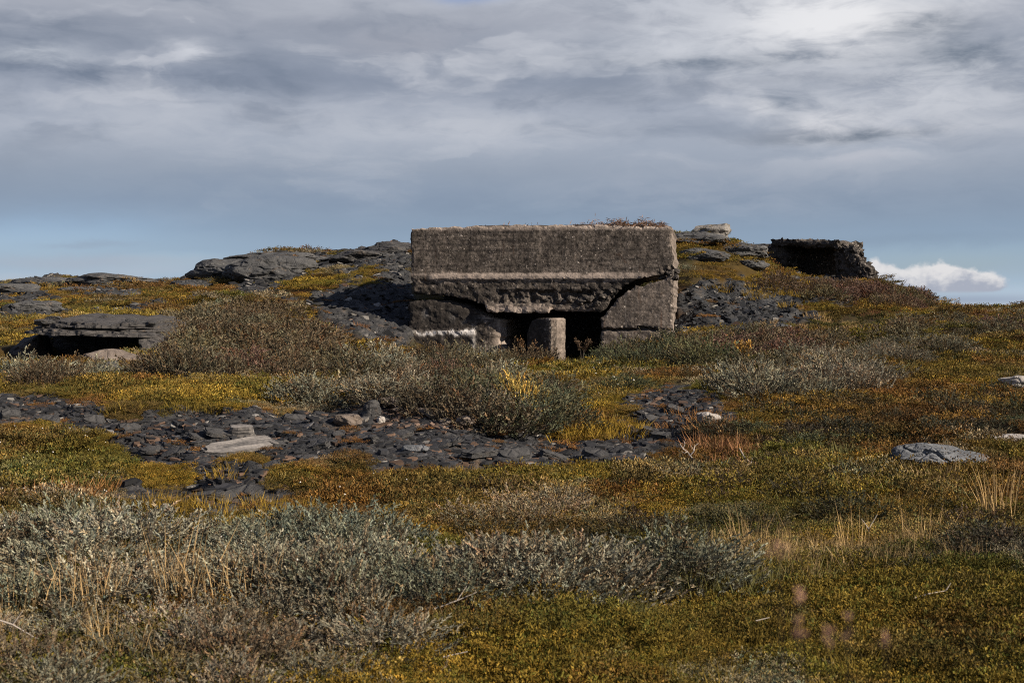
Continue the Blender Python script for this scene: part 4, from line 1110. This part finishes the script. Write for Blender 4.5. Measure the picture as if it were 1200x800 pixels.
near_grass('blurred pair-like grass head low at the left of the near ones', 934, 738, 1.05, .028, .014, -.02)
near_grass('faint blurred grass head in the middle of the near ones', 972, 748, 1.0, .022, .010, .02)
near_grass('slender blurred grass head right of the middle near ones', 993, 735, 1.08, .034, .006, .015)
near_grass('rightmost small blurred grass head close to the lens', 1038, 752, 1.12, .022, .005, .02)
# ------------------------------------------------------------------ concrete built from outlines on an upright plane
class Plane:
    def __init__(s, px, d, z0, phi):
        s.P0 = np.array([(px - 600) / F * d, d, z0]); s.phi = phi
        s.t = np.array([math.cos(phi), -math.sin(phi), 0]); s.n = np.array([math.sin(phi), math.cos(phi), 0])
    def loc(s, px, row, off=0.0):
        D = np.array([(px - 600) / F, 1, (HROW - row) / F]); C = np.array([0, 0, EYE])
        k = ((s.P0 - C) @ s.n + off) / (D @ s.n)
        W = C + D * k - s.P0
        return (float(W @ s.t), float(W[2]))
    def img(s, X, Y, Z):
        W = s.P0[None] + X[:, None] * s.t + Y[:, None] * s.n + np.stack([0 * X, 0 * X, Z], 1)
        return pxrow(W[:, 0], W[:, 1], W[:, 2])
    def poly(s, pts, off=0.0): return [s.loc(a, b, off) for a, b in pts]

def slab(name, poly, y0, y1, res, m, seed, disp=None, attr=None, plane=None, jag=.02, edge=.03, parent=None, back_shift=None, rough=.012, nseg=10):
    """a block whose outline POLY stands in the X-Z plane: dense rough front, ragged edges, solid to depth y1"""
    r = np.random.default_rng(seed)
    ring = []
    n = len(poly)
    for i in range(n):
        a, b = np.array(poly[i]), np.array(poly[(i + 1) % n]); L = np.linalg.norm(b - a); k = max(1, int(L / res))
        nn = np.array([-(b - a)[1], (b - a)[0]]) / max(L, 1e-9)
        for j in range(k):
            q = a + (b - a) * j / k
            if j: q = q + nn * (jag * float(fbm([q[0] * 6 + seed], [q[1] * 6], oct=3, seed=seed)[0]) + jag * .15 * float(np.clip(r.normal(), -1.6, 1.6)))
            ring.append(q)
    ring = np.array(ring); nb = len(ring)
    x0, z0 = ring.min(0); x1, z1 = ring.max(0)
    gx, gz = np.meshgrid(np.arange(x0, x1, res), np.arange(z0, z1, res), indexing='ij')
    gx = (gx + r.uniform(-.3, .3, gx.shape) * res).ravel(); gz = (gz + r.uniform(-.3, .3, gz.shape) * res).ravel()
    ok = inpoly(gx, gz, [tuple(q) for q in ring])
    Pn = np.stack([gx, gz], 1)[ok]
    # distance to the outline
    A, B = ring, np.roll(ring, -1, 0); dmin = np.full(len(Pn), 9.0)
    for a, b in zip(A, B):
        ab = b - a; t = np.clip(((Pn - a) @ ab) / max(ab @ ab, 1e-9), 0, 1); dmin = np.minimum(dmin, np.linalg.norm(Pn - a - t[:, None] * ab, axis=1))
    k = dmin > res * .45; Pn, dmin = Pn[k], dmin[k]
    co = [Vector(q) for q in ring] + [Vector(q) for q in Pn]
    ed = [(i, (i + 1) % nb) for i in range(nb)]
    vo, eo, fo, ov, oe, of = geometry.delaunay_2d_cdt(co, ed, [], 1, 1e-6)
    V2 = np.array([v[:] for v in vo]); T = np.array([f for f in fo if len(f) == 3])
    dist = np.zeros(len(V2))
    src = np.array([o[0] if len(o) else 0 for o in ov]); dd = np.concatenate([np.zeros(nb), dmin]); dist = dd[src]
    X, Z = V2[:, 0], V2[:, 1]
    Y = np.full(len(X), float(y0)) + edge * np.exp(-dist / (edge * .8 + 1e-6)) * (0.4 + 1.2 * vnoise(X * 5, Z * 5, seed=seed)) \
        + rough * fbm(X * 6, Z * 6, oct=4, seed=seed + 1) + .012 * fbm(X * 1.2, Z * 1.2, oct=2, seed=seed + 2)
    if disp is not None: Y = Y + disp(X, Z, *(plane.img(X, np.full(len(X), float(y0)), Z) if plane else (X, Z)))
    # outline of the front in the triangulated result
    bring = np.array([int(np.nonzero(src == i)[0][0]) for i in range(nb)])
    V = [np.stack([X, Y, Z], 1)]; base = len(X); Q = []; prev = bring
    for s_ in range(1, nseg + 1):
        f = (s_ / nseg) ** 1.6; yy = y0 + (y1 - y0) * f
        sh = (0, 0) if back_shift is None else back_shift
        j = (r.normal(0, 1, (nb, 2)) * .5 + fbm(ring[:, 0] * 3 + s_ * 1.7, ring[:, 1] * 3, oct=2, seed=seed + 7)[:, None]) * rough * .8
        V.append(np.stack([ring[:, 0] + sh[0] * min(1, f * 22) + j[:, 0], np.maximum(Y[bring], y0) * 0 + yy, ring[:, 1] + sh[1] * f + j[:, 1]], 1))
        cur = np.arange(nb) + base; base += nb
        a, b = np.arange(nb), (np.arange(nb) + 1) % nb
        Q.append(np.stack([prev[a], cur[a], cur[b], prev[b]], 1)); prev = cur
    V = np.concatenate(V)
    at = {'pale': np.zeros(len(V)), 'white': np.zeros(len(V)), 'dark': np.zeros(len(V))}
    if attr is not None:
        px, row = plane.img(V[:, 0], np.minimum(V[:, 1], y0 + .3), V[:, 2]) if plane else (V[:, 0], V[:, 2])
        for k_, v_ in attr(V, px, row).items(): at[k_] = np.clip(v_, 0, 1)
    me = mesh_np(name, V, [T, np.concatenate(Q), prev[None, :]], at, False, m)
    bm = bmesh.new(); bm.from_mesh(me); bmesh.ops.recalc_face_normals(bm, faces=bm.faces); bm.to_mesh(me); bm.free()
    return link(name, me, parent)

# ------------------------------------------------------------------ the bunker
BP = Plane(635, BK_D, .2, BK_PHI)
def bunker():
    root = empty('concrete_bunker', BP.P0, -BK_PHI)
    tag(root, 'weathered grey concrete bunker with a cracked front and dark doorway in the hillside', 'bunker')
    up = [(482,268),(520,266.5),(600,264),(690,264),(760,265.5),(787,266),(788,290),(789,312),(784,316),(779,318.5),(774,322),(768,322.5),(761,324),(752,326),(744,327.5),(738,331),(733,333),(728,339),(722,344.5),(719,349),(714,355),(711,360),(707,363.5),(703,366),
          (695,365),(668,364),(648,362),(645,363),(643,366.5),(620,366.5),(600,366),(571,365),(570,361),(568,356),(562,355.5),(558,352.5),(551,351),(545,349.5),(536,348.5),(528,346),(518,345.5),(510,344.5),(500,345),(492,343.5),(482,344)]
    def dsp(X, Z, px, row):
        low = sstep(326.5, 330, row + 1.2 * fbm(X * 3, Z * 3, oct=2, seed=4))
        low = np.maximum(low, 0)
        band = np.exp(-((row - 324) / 3.6) ** 4) * sstep(500, 506, px) * (1 - sstep(768, 774, px))
        rub = sstep(338, 343, row) * sstep(560, 610, px) * (1 - sstep(354, 357, row + .01 * (px - 600)))
        lump = fbm(X * 7, Z * 9, oct=3, seed=15)
        lint = sstep(355, 357, row) * (px < 646) * (px > 568)
        knob = np.exp(-(((px - 783) / 9) ** 2 + ((row - 318) / 7) ** 2))
        y = low * (.035 + .03 * fbm(X * 8, Z * 8, oct=3, seed=8)) - band * .02 + rub * (.06 + .13 * lump) - lint * .10 + .05 * knob * fbm(X * 12, Z * 12, oct=2, seed=18)
        return y
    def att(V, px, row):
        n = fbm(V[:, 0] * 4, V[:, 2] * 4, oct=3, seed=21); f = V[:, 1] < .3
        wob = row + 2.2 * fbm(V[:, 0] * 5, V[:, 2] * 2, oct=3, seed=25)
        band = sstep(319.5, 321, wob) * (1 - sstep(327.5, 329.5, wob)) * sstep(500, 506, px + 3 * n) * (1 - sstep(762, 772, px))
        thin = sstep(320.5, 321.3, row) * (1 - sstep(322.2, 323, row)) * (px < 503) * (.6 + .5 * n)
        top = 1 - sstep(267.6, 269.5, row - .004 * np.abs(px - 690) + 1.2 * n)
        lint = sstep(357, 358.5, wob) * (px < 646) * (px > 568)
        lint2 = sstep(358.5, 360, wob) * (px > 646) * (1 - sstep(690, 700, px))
        side = (V[:, 1] > .06) & (V[:, 0] > 3.2)  # right side paled in the colour, standing in for its sunlit strip
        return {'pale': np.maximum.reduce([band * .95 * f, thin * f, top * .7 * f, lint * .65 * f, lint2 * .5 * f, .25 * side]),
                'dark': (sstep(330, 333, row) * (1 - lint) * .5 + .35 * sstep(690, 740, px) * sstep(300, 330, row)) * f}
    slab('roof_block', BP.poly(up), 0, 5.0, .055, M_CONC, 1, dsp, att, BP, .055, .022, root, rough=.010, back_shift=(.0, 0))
    lw = [(479.5,354),(486,352.5),(492,353),(505,351.5),(513,352.5),(520,352),(528,354),(533,355.5),(540,357.5),(545,361),(549,362),(554,367),(557,368),(560,371.5),(567,372),(572,374),(577.5,374.5),(577.5,440),(479,440)]
    def dl(X, Z, px, row):
        return .03 * fbm(X * 5, Z * 7, oct=3, seed=33) + .10 * sstep(548, 560, px) * (1 - sstep(366, 376, row)) + .05 * sstep(385, 384, row) * 0 - .06 * sstep(386, 387.5, row) * (px < 556)
    def al(V, px, row):
        n = fbm(V[:, 0] * 3, V[:, 2] * 3, oct=3, seed=35); f = V[:, 1] < .5
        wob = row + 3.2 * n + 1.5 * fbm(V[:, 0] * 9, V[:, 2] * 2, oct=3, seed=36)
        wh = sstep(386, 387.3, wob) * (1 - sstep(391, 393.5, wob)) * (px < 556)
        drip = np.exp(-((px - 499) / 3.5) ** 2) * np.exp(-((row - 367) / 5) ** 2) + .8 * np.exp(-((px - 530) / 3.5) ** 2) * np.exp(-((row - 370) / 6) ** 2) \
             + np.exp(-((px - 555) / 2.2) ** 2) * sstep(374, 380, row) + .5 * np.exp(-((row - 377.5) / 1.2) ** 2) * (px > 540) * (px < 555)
        return {'white': np.maximum(wh * .9, drip) * f, 'dark': .9 * f * (1 - sstep(556, 566, px)) * (1 - wh), 'pale': .6 * (V[:, 1] > .16) * (V[:, 0] > -1.6) + 0 * n}  # right-facing jamb painted pale for the sun on it
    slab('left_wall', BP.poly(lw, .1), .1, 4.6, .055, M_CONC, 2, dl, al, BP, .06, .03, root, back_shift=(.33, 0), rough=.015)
    rw = [(704,372),(707,371),(710,368),(714,363),(716,359),(722,353),(725,349),(731,345.5),(736,340),(743,337),(748,335.5),(758,333),(766,331.5),(772,329),(782,324),(789.5,320),(790,345),(789,385),(789,440),(703.5,440)]
    def dr(X, Z, px, row):
        c = row - (386.5 + 2.0 * fbm(X * 4, X * 0, oct=3, seed=44) - .02 * (px - 704))
        return .10 * np.exp(-(c / 1.3) ** 2) * (px < 770) + .03 * sstep(0, 2, c) + .01 * fbm(X * 5, Z * 5, oct=3, seed=43)
    def ar(V, px, row):
        c = row - (386.5 + 2.0 * fbm(V[:, 0] * 4, V[:, 0] * 0, oct=3, seed=44) - .02 * (px - 704))
        side = (V[:, 1] > .08) & (V[:, 0] > 3.2)  # same sunlit right side, painted paler on the wall below
        return {'dark': np.exp(-(c / 1.6) ** 2) * (px < 775) * (V[:, 1] < .3), 'pale': .25 * side + .12 * (V[:, 1] < .3)}
    slab('right_wall', BP.poly(rw, .02), .02, 4.6, .055, M_CONC, 3, dr, ar, BP, .07, .025, root, rough=.012)
    # broken knob at the corner under the roof block
    for i, (px, row, s) in enumerate([(790.5,325,.12),(784,320,.13),(793,318,.09),(776,324,.10)]):
        X, Z = BP.loc(px, row)
        k = link('rubble_lump', rock_mesh('rubble_lump', 400 + i, s, s, s * .8, M_CONC2, .3, .4, sub=3), root, (X, .10 + .03 * i, Z))
    for i, (px, row, s) in enumerate([(655,352,.10),(668,350,.12),(680,353,.13),(692,350,.12),(700,356,.11),(706,346,.11),(690,359,.10),(676,360,.07),(716,340,.10),(697,362,.08),(640,352,.07)]):
        X, Z = BP.loc(px, row)
        link('rubble_lump', rock_mesh('rubble_lump', 410 + i, s * 1.2, s, s * .8, M_CONC2, .3, .5, sub=3), root, (X, .10, Z))
    # chamber behind the doorway
    def box(name, x0, x1, y0, y1, z0, z1, m):
        V = np.array([[x, y, z] for x in (x0, x1) for y in (y0, y1) for z in (z0, z1)])
        Q = np.array([[0,1,3,2],[4,6,7,5],[0,4,5,1],[2,3,7,6],[0,2,6,4],[1,5,7,3]])
        return link(name, mesh_np(name, V, Q, {'pale': np.zeros(8), 'white': np.zeros(8), 'dark': np.zeros(8)}, False, m), root)
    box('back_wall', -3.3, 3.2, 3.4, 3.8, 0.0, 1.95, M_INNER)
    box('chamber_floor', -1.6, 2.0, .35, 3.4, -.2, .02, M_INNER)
    # pillar set aslant in the doorway
    pw, ph = .38, 1.22
    pp = [(-pw, -.25), (pw, -.25), (pw + .01, ph - .02), (pw - .05, ph + .01), (-.05, ph), (-.22, ph - .07), (-.31, ph - .22), (-pw + .005, ph - .45)]
    def ap(V, px, row):
        f = V[:, 1] < .1
        return {'pale': .28 * (V[:, 0] > .2) * (V[:, 1] > -.1) + .2 * (V[:, 2] > ph - .05), 'dark': .85 * f * (V[:, 0] < .22)}  # shade painted dark on the left face, sun painted pale on the right
    o = slab('door_pillar', pp, -.35, .35, .05, M_CONC, 6, None, ap, None, .012, .015, root, rough=.007, nseg=8)
    X, Z = BP.loc(640, 400, -.1); o.location = (X, -.12, 0); o.rotation_euler = (0, 0, -math.radians(27))
    # low sill between pillar and jamb
    o = slab('door_sill', [(-.45, -.2), (.45, -.2), (.45, .22), (.1, .26), (-.45, .24)], 0, .35, .05, M_CONC2, 7, None, None, None, .02, .04, root, nseg=4)
    X, Z = BP.loc(606, 405, .2); o.location = (X, .3, 0)
    # turf on the roof
    tr = empty('roof_turf', BP.P0 + BP.t * 1.6 + np.array([0, 0, 0]), -BK_PHI)
    r = np.random.default_rng(55); n = 1500
    px = np.where(r.uniform(0, 1, n) < .78, r.normal(738, 26, n), r.uniform(560, 775, n)); px = np.clip(px, 556, 776)
    X = np.array([BP.loc(a, 266, .25)[0] for a in px]) - 1.6
    Zr = BP.loc(690, 264, 0)[1]
    amp = np.where(px > 684, .10 + .05 * np.sin(px * .21) + .05 * np.exp(-((px - 716) / 5) ** 2), .045)
    Y = r.uniform(.05, .8, n); Zz = Zr - .03 - .0 * X + np.abs(r.normal(0, 1, n)) * amp * .6
    ax = unit(r.normal(0, 1, (n, 3)) * [1, .6, .35]); sd = unit(np.cross(ax, r.normal(0, 1, (n, 3))))
    V, T, tc = leaves(np.stack([X, Y, Zz], 1), ax, sd, r.uniform(.06, .2, n), r.uniform(.012, .03, n), r.uniform(.4, 1.5, (n, 1)) * np.ones((1, 3)))
    f = link('dry_twigs', mesh_np('dry_twigs', V, T, {'lc': tc}, False, M_LEAF), tr); f.color = (.20, .125, .085, 1)
    xs = np.linspace(BP.loc(556, 266, .3)[0], BP.loc(776, 266, .3)[0], 60) - 1.6
    ys = np.linspace(.06, 2.4, 10); A, B = np.meshgrid(xs, ys, indexing='ij')
    hz = .05 + .03 * fbm(A * 3, B * 3, oct=3, seed=5) ; hz[:, 0] = -.05; hz[0] = -.05; hz[-1] = -.05; hz[:, -1] = -.05
    i, j = np.meshgrid(np.arange(59), np.arange(9), indexing='ij')
    Q = np.stack([i * 10 + j, (i + 1) * 10 + j, (i + 1) * 10 + j + 1, i * 10 + j + 1], -1).reshape(-1, 4)
    link('soil', mesh_np('soil', np.stack([A, B, Zr - .02 + hz], -1).reshape(-1, 3), Q, None, True, mk_plain('dry roof soil', (.05,.038,.028))), tr)
    tag(tr, 'dry brown turf and twigs lying on the roof of the bunker', 'turf')
bunker()

# ------------------------------------------------------------------ ruined shelter on the right crest
def ruin():
    D, PH = 54.0, math.radians(40)
    RP = Plane(940, D, 2.9, PH)
    root = empty('ruined_shelter', RP.P0, -PH)
    tag(root, 'dark ruined concrete shelter with a broken flat roof on the right crest', 'ruin')
    def at(V, px, row): return {'dark': .5 * (V[:, 1] < .2), 'pale': 0 * V[:, 1]}  # front faces painted darker, putting their shade into the colour
    roof = [(906,282),(915,281),(940,282),(960,281.2),(984,282.5),(985,290),(975,290),(955,288.5),(930,287.5),(908,288)]
    slab('roof', RP.poly(roof), -.25, 1.9, .07, M_CONC2, 11, None, at, RP, .10, .07, root, rough=.08)
    bw = [(880,286),(984,288),(990,340),(878,340)]
    slab('back_wall', RP.poly(bw, 1.5), 1.5, 2.8, .09, M_INNER, 12, None, None, RP, .03, .05, root, rough=.05, nseg=5)
    lw = [(890,298),(896,292),(904,290),(907,287),(912,287.5),(918,288),(920,296),(922,303),(919,312),(916,334),(886,334)]
    slab('wall', RP.poly(lw), .0, 1.6, .07, M_CONC2, 13, None, at, RP, .12, .08, root, rough=.10)
    rw = [(980,294),(986,291),(996,292),(1000,300),(1004,308),(1010,314),(1014,322),(1014,340),(980,340),(982,318)]
    slab('wall', RP.poly(rw, .1), .05, 1.0, .07, M_CONC2, 14, None, at, RP, .16, .10, root, rough=.16)
    for i, (px, row, s) in enumerate([(1000,304,.24),(1006,312,.27),(1012,320,.30),(996,296,.24),(1004,322,.30),(992,318,.27),(1016,327,.22),(984,290,.2),(988,306,.24),(1010,316,.2),(896,291,.2),(889,298,.22),(925,284,.14),(960,283,.12)]):
        X, Z = RP.loc(px, row, .1)
        link('rubble_lump', rock_mesh('rubble_lump', 430 + i, s, s * .9, s * .8, M_CONC2, .3, .5, sub=3), root, (X, .25 + .1 * (i % 3), Z))
ruin()
# ------------------------------------------------------------------ sky
def azel(px, row): return math.atan((px - 600) / F), math.atan((HROW - row) / F)
def sky():
    w = bpy.data.worlds.new('World'); SC.world = w; w.use_nodes = True
    g = G(w.node_tree)
    d = g.coord('Generated'); x, y, z = g.sep(d)
    az = g.math('ARCTAN2', x, y); el = g.math('ARCSINE', g.math('MINIMUM', g.math('MAXIMUM', z, -1), 1))
    base = g.vec(az, el, 0.0)
    wv = g.noise(g.scale(base, (1, 2.2, 1)), 9, 5, .6, 0, 1); wr, wg_, wb = g.sep(wv)
    A = az + (wr - .5) * .055; B = el + (wg_ - .5) * .022
    fine = g.noise(g.scale(base, (1, 3.6, 1)), 26, 6, .62, .6)
    def blob(px, row, rx, ry, warp=True):
        a0, e0 = azel(px, row); a, b = (A, B) if warp else (az, el)
        u = (a - a0) * (F / rx); v = (b - e0) * (F / ry)
        return g.math('EXPONENT', (u * u + v * v) * -1.0)
    def e(row): return azel(600, row)[1]
    top = .27
    stops = [(365, '#c4cdd6'), (350, '#b4c4d2'), (330, '#a0b5c9'), (300, '#91a6bb'), (270, '#889bb0'), (235, '#8a99ac'), (200, '#929dad'), (165, '#9ca5b4'), (130, '#9ba3b2'), (95, '#8b94a5'), (60, '#8f97a6'), (20, '#a0a5b1')]
    rp = [(max(0, e(r)) / top, lin(c)) for r, c in stops] + [(1.0, lin('#8f96a5'))]
    cloud = g.ramp(el / top, rp)
    # clear gaps show the sky itself
    nish = g.node('ShaderNodeTexSky', sky_type='NISHITA'); nish.sun_disc = False
    nish.sun_elevation = SUN_EL; nish.sun_rotation = PI / 2 + SUN_AZ; nish.air_density = 1.0; nish.dust_density = .4; nish.ozone_density = 2.0
    clear = g.mix(1.0, E(g, nish.outputs[0]), (.38, .45, .66), 'MULTIPLY')
    K = 5.95    # the background runs at strength 0.1
    gv = g.node('ShaderNodeVectorMath', operation='SCALE'); g.put(gv.inputs[0], cloud); gv.inputs['Scale'].default_value = K
    cloud = E(g, gv.outputs[0])
    def scaled(c): return tuple(v * K for v in lin(c))
    def lay(col, f, c, amt):
        return g.mix(g.math('MULTIPLY', f, amt, clamp=True), col, scaled(c))
    # broken cloud: soft light and dark masses drawn out along the wind
    lowf = g.smooth(.035, .10, el)
    hi = g.smooth(.085, .16, el)
    warp2 = g.vec(az + (wr - .5) * .10, el * 2.6 + (wb - .5) * .10, .37)
    m1 = g.noise(warp2, 5.0, 5, .5, .3)
    m2 = g.noise(g.scale(warp2, (1, 1.3, 1)), 11, 5, .54, .4)
    mass = m1 * .62 + m2 * .38
    cloud = g.mix(g.smooth(.50, .64, mass) * (hi * .48 + lowf * .25), cloud, scaled('#c3c6ce'))
    cloud = g.mix(g.smooth(.50, .36, mass) * (hi * .6 + lowf * .1), cloud, scaled('#6c788b'))
    cloud = g.mix(g.smooth(.60, .68, m2) * hi * .18, cloud, scaled('#d0d2d8'))
    lt = g.smooth(.34, .60, fine * .45 + m2 * .55)
    for (px, row, rx, ry, amt, c) in [(955,22,130,58,1.0,'#e6e6e8'),(800,40,120,60,.55,'#c6cad2'),(700,3,260,20,.5,'#bfc3cc'),(968,150,55,17,1.0,'#dadade'),(1085,128,170,52,.75,'#c6c9d0'),(1130,93,100,12,.5,'#cccfd5'),
            (540,150,180,24,.7,'#bdc1ca'),(180,145,220,32,.6,'#b6bbc5'),(235,66,42,10,.9,'#c9ccd4'),(25,82,70,13,.8,'#c6cbd3'),(480,50,90,16,.4,'#a8a9b2'),(330,12,220,12,.4,'#acb1bb'),
            (895,125,16,12,.7,'#d4d5da'),(1060,162,120,10,.5,'#c6c8cf'),(600,112,120,10,.3,'#b0b5c0'),(415,215,24,40,.22,'#a9b3c2'),(860,215,200,32,.3,'#9fa6b4'),(270,107,40,7,.45,'#b2b9c5'),(1010,185,40,7,.4,'#b9bbc4')]:
        cloud = lay(cloud, blob(px, row, rx, ry) * (lt * .85 + .3), c, amt)
    dk = g.smooth(.62, .36, fine * .45 + m2 * .55)
    for (px, row, rx, ry, amt, c) in [(1110,71,62,13,1.2,'#657282'),(1075,38,52,11,1.0,'#79828f'),(860,75,150,8,1.0,'#6f7a8a'),(925,125,40,17,.9,'#778292'),(985,165,85,6,1.0,'#757f8d'),(930,158,50,9,.6,'#7f8795'),(640,82,240,22,.45,'#717d8f'),
            (130,97,190,14,.85,'#6b778a'),(40,48,140,20,.65,'#707b8d'),(280,72,60,9,.5,'#737e90'),(700,150,170,10,.45,'#7a8596'),(800,240,420,24,.32,'#74849a'),(300,228,260,30,.25,'#788aa4'),(900,98,120,6,.5,'#808896'),(220,121,40,2,.8,'#7c8799'),
            (1105,8,60,10,.4,'#8798ab'),(420,30,120,14,.35,'#7f8797'),(760,110,100,10,.35,'#7d8695')]:
        cloud = lay(cloud, blob(px, row, rx, ry) * (dk * .85 + .3), c, amt)
    # gaps
    gl = blob(40, 285, 190, 27); gr = blob(1110, 305, 150, 20); g3 = blob(190, 305, 90, 14); gt = blob(545, 0, 35, 7)
    zen = g.smooth(.42, .58, g.noise(g.scale(d, (1, 1, 1)), 2.4, 5, .6)) * g.smooth(.3, .6, el)  # overhead, out of view: opened wider to cut the ambient light
    gap = g.math('MAXIMUM', g.math('MAXIMUM', gl * .55, gr * .95), g.math('MAXIMUM', g3 * .6, g.math('MAXIMUM', gt * .5, zen)))
    col = g.mix(g.math('MINIMUM', gap, 1.0), cloud, clear)
    # thin low banks at the left over the gap
    for (px, row, rx, ry, amt, c) in [(90,306,140,7,.7,'#a3adbb'),(170,318,80,8,.6,'#a9b4c2'),(40,325,90,8,.7,'#b0bac6'),(100,290,50,3,.5,'#91a0b3'),(1060,285,180,8,.35,'#7b8b9f')]:
        col = lay(col, blob(px, row, rx, ry), c, amt)
    # cumulus at the right
    cn = g.noise(base, 75, 6, .62, .2)
    def cb(px, row, rx, ry): return blob(px, row, rx, ry, False)
    f = cb(1042, 326, 17, 13)
    for b_ in [(1024,322,10,16),(1056,334,30,12),(1100,325,27,16),(1128,329,25,13),(1154,334,28,10),(1080,336,40,12)]: f = f + cb(*b_)
    cn2 = g.noise(base, 38, 5, .6, .3)
    cum = g.smooth(.32, .80, f + (cn - .5) * 1.3 + (cn2 - .5) * 1.2)
    cum = cum * g.smooth(.06, .30, f)
    flat = g.smooth(e(346), e(342), el); cum = cum * (1.0 - g.smooth(e(341), e(346), el) * 1.0)
    shade = g.smooth(.38, .66, g.noise(g.scale(base, (1, 1.4, 1)), 60, 5, .6) * .75 + g.math('MULTIPLY', (el - e(342)) , 1 / (e(315) - e(342))) * .30)
    wcol = g.mix(shade, scaled('#a3a9b7'), scaled('#d9d8d9'))
    under = blob(1130, 352, 130, 7, False)
    col = lay(col, under, '#93a0b4', .85)
    col = lay(col, blob(1130, 364, 150, 5, False), '#c6cad0', .8)
    col = g.mix(g.math('MINIMUM', cum, 1.0), col, wcol)
    # below the horizon: dull sea-grey
    col = g.mix(g.smooth(-.002, -.02, el), col, scaled('#6f7780'))
    bg = g.node('ShaderNodeBackground'); g.put(bg.inputs[0], col); bg.inputs[1].default_value = .1
    o = g.node('ShaderNodeOutputWorld'); g.put(o.inputs[0], E(g, bg.outputs[0]))
    try: w.cycles.sampling_method = 'MANUAL'; w.cycles.sample_map_resolution = 512
    except Exception: pass
sky()

# ------------------------------------------------------------------ sun
L = bpy.data.lights.new('sun', 'SUN'); L.energy = 5.0; L.angle = math.radians(.5); L.color = (1.0, .885, .74)
so = bpy.data.objects.new('sun', L); COL.objects.link(so)
sd = Vector((math.cos(SUN_AZ) * math.cos(SUN_EL), -math.sin(SUN_AZ) * math.cos(SUN_EL), math.sin(SUN_EL)))
so.rotation_euler = sd.to_track_quat('Z', 'Y').to_euler(); so.location = sd * 60

# ------------------------------------------------------------------ camera
cam = bpy.data.cameras.new('camera'); cam.sensor_width = 36; cam.lens = 36 * F / 1200; cam.shift_y = -35 / 1200
cam.clip_start = .05; cam.clip_end = 12000
cam.dof.use_dof = True; cam.dof.focus_distance = 24; cam.dof.aperture_fstop = 6.3
co = bpy.data.objects.new('camera', cam); COL.objects.link(co)
co.location = (0, 0, EYE); co.rotation_euler = (PI / 2, 0, 0); SC.camera = co
SC.view_settings.view_transform = 'Standard'; SC.view_settings.look = 'None'; SC.view_settings.exposure = 0.85; SC.view_settings.gamma = 1.0
SC.render.engine = 'CYCLES'
SC.cycles.max_bounces = 4; SC.cycles.diffuse_bounces = 1; SC.cycles.transmission_bounces = 2; SC.cycles.glossy_bounces = 2
SC.cycles.use_denoising = False; SC.cycles.filter_width = 1.05
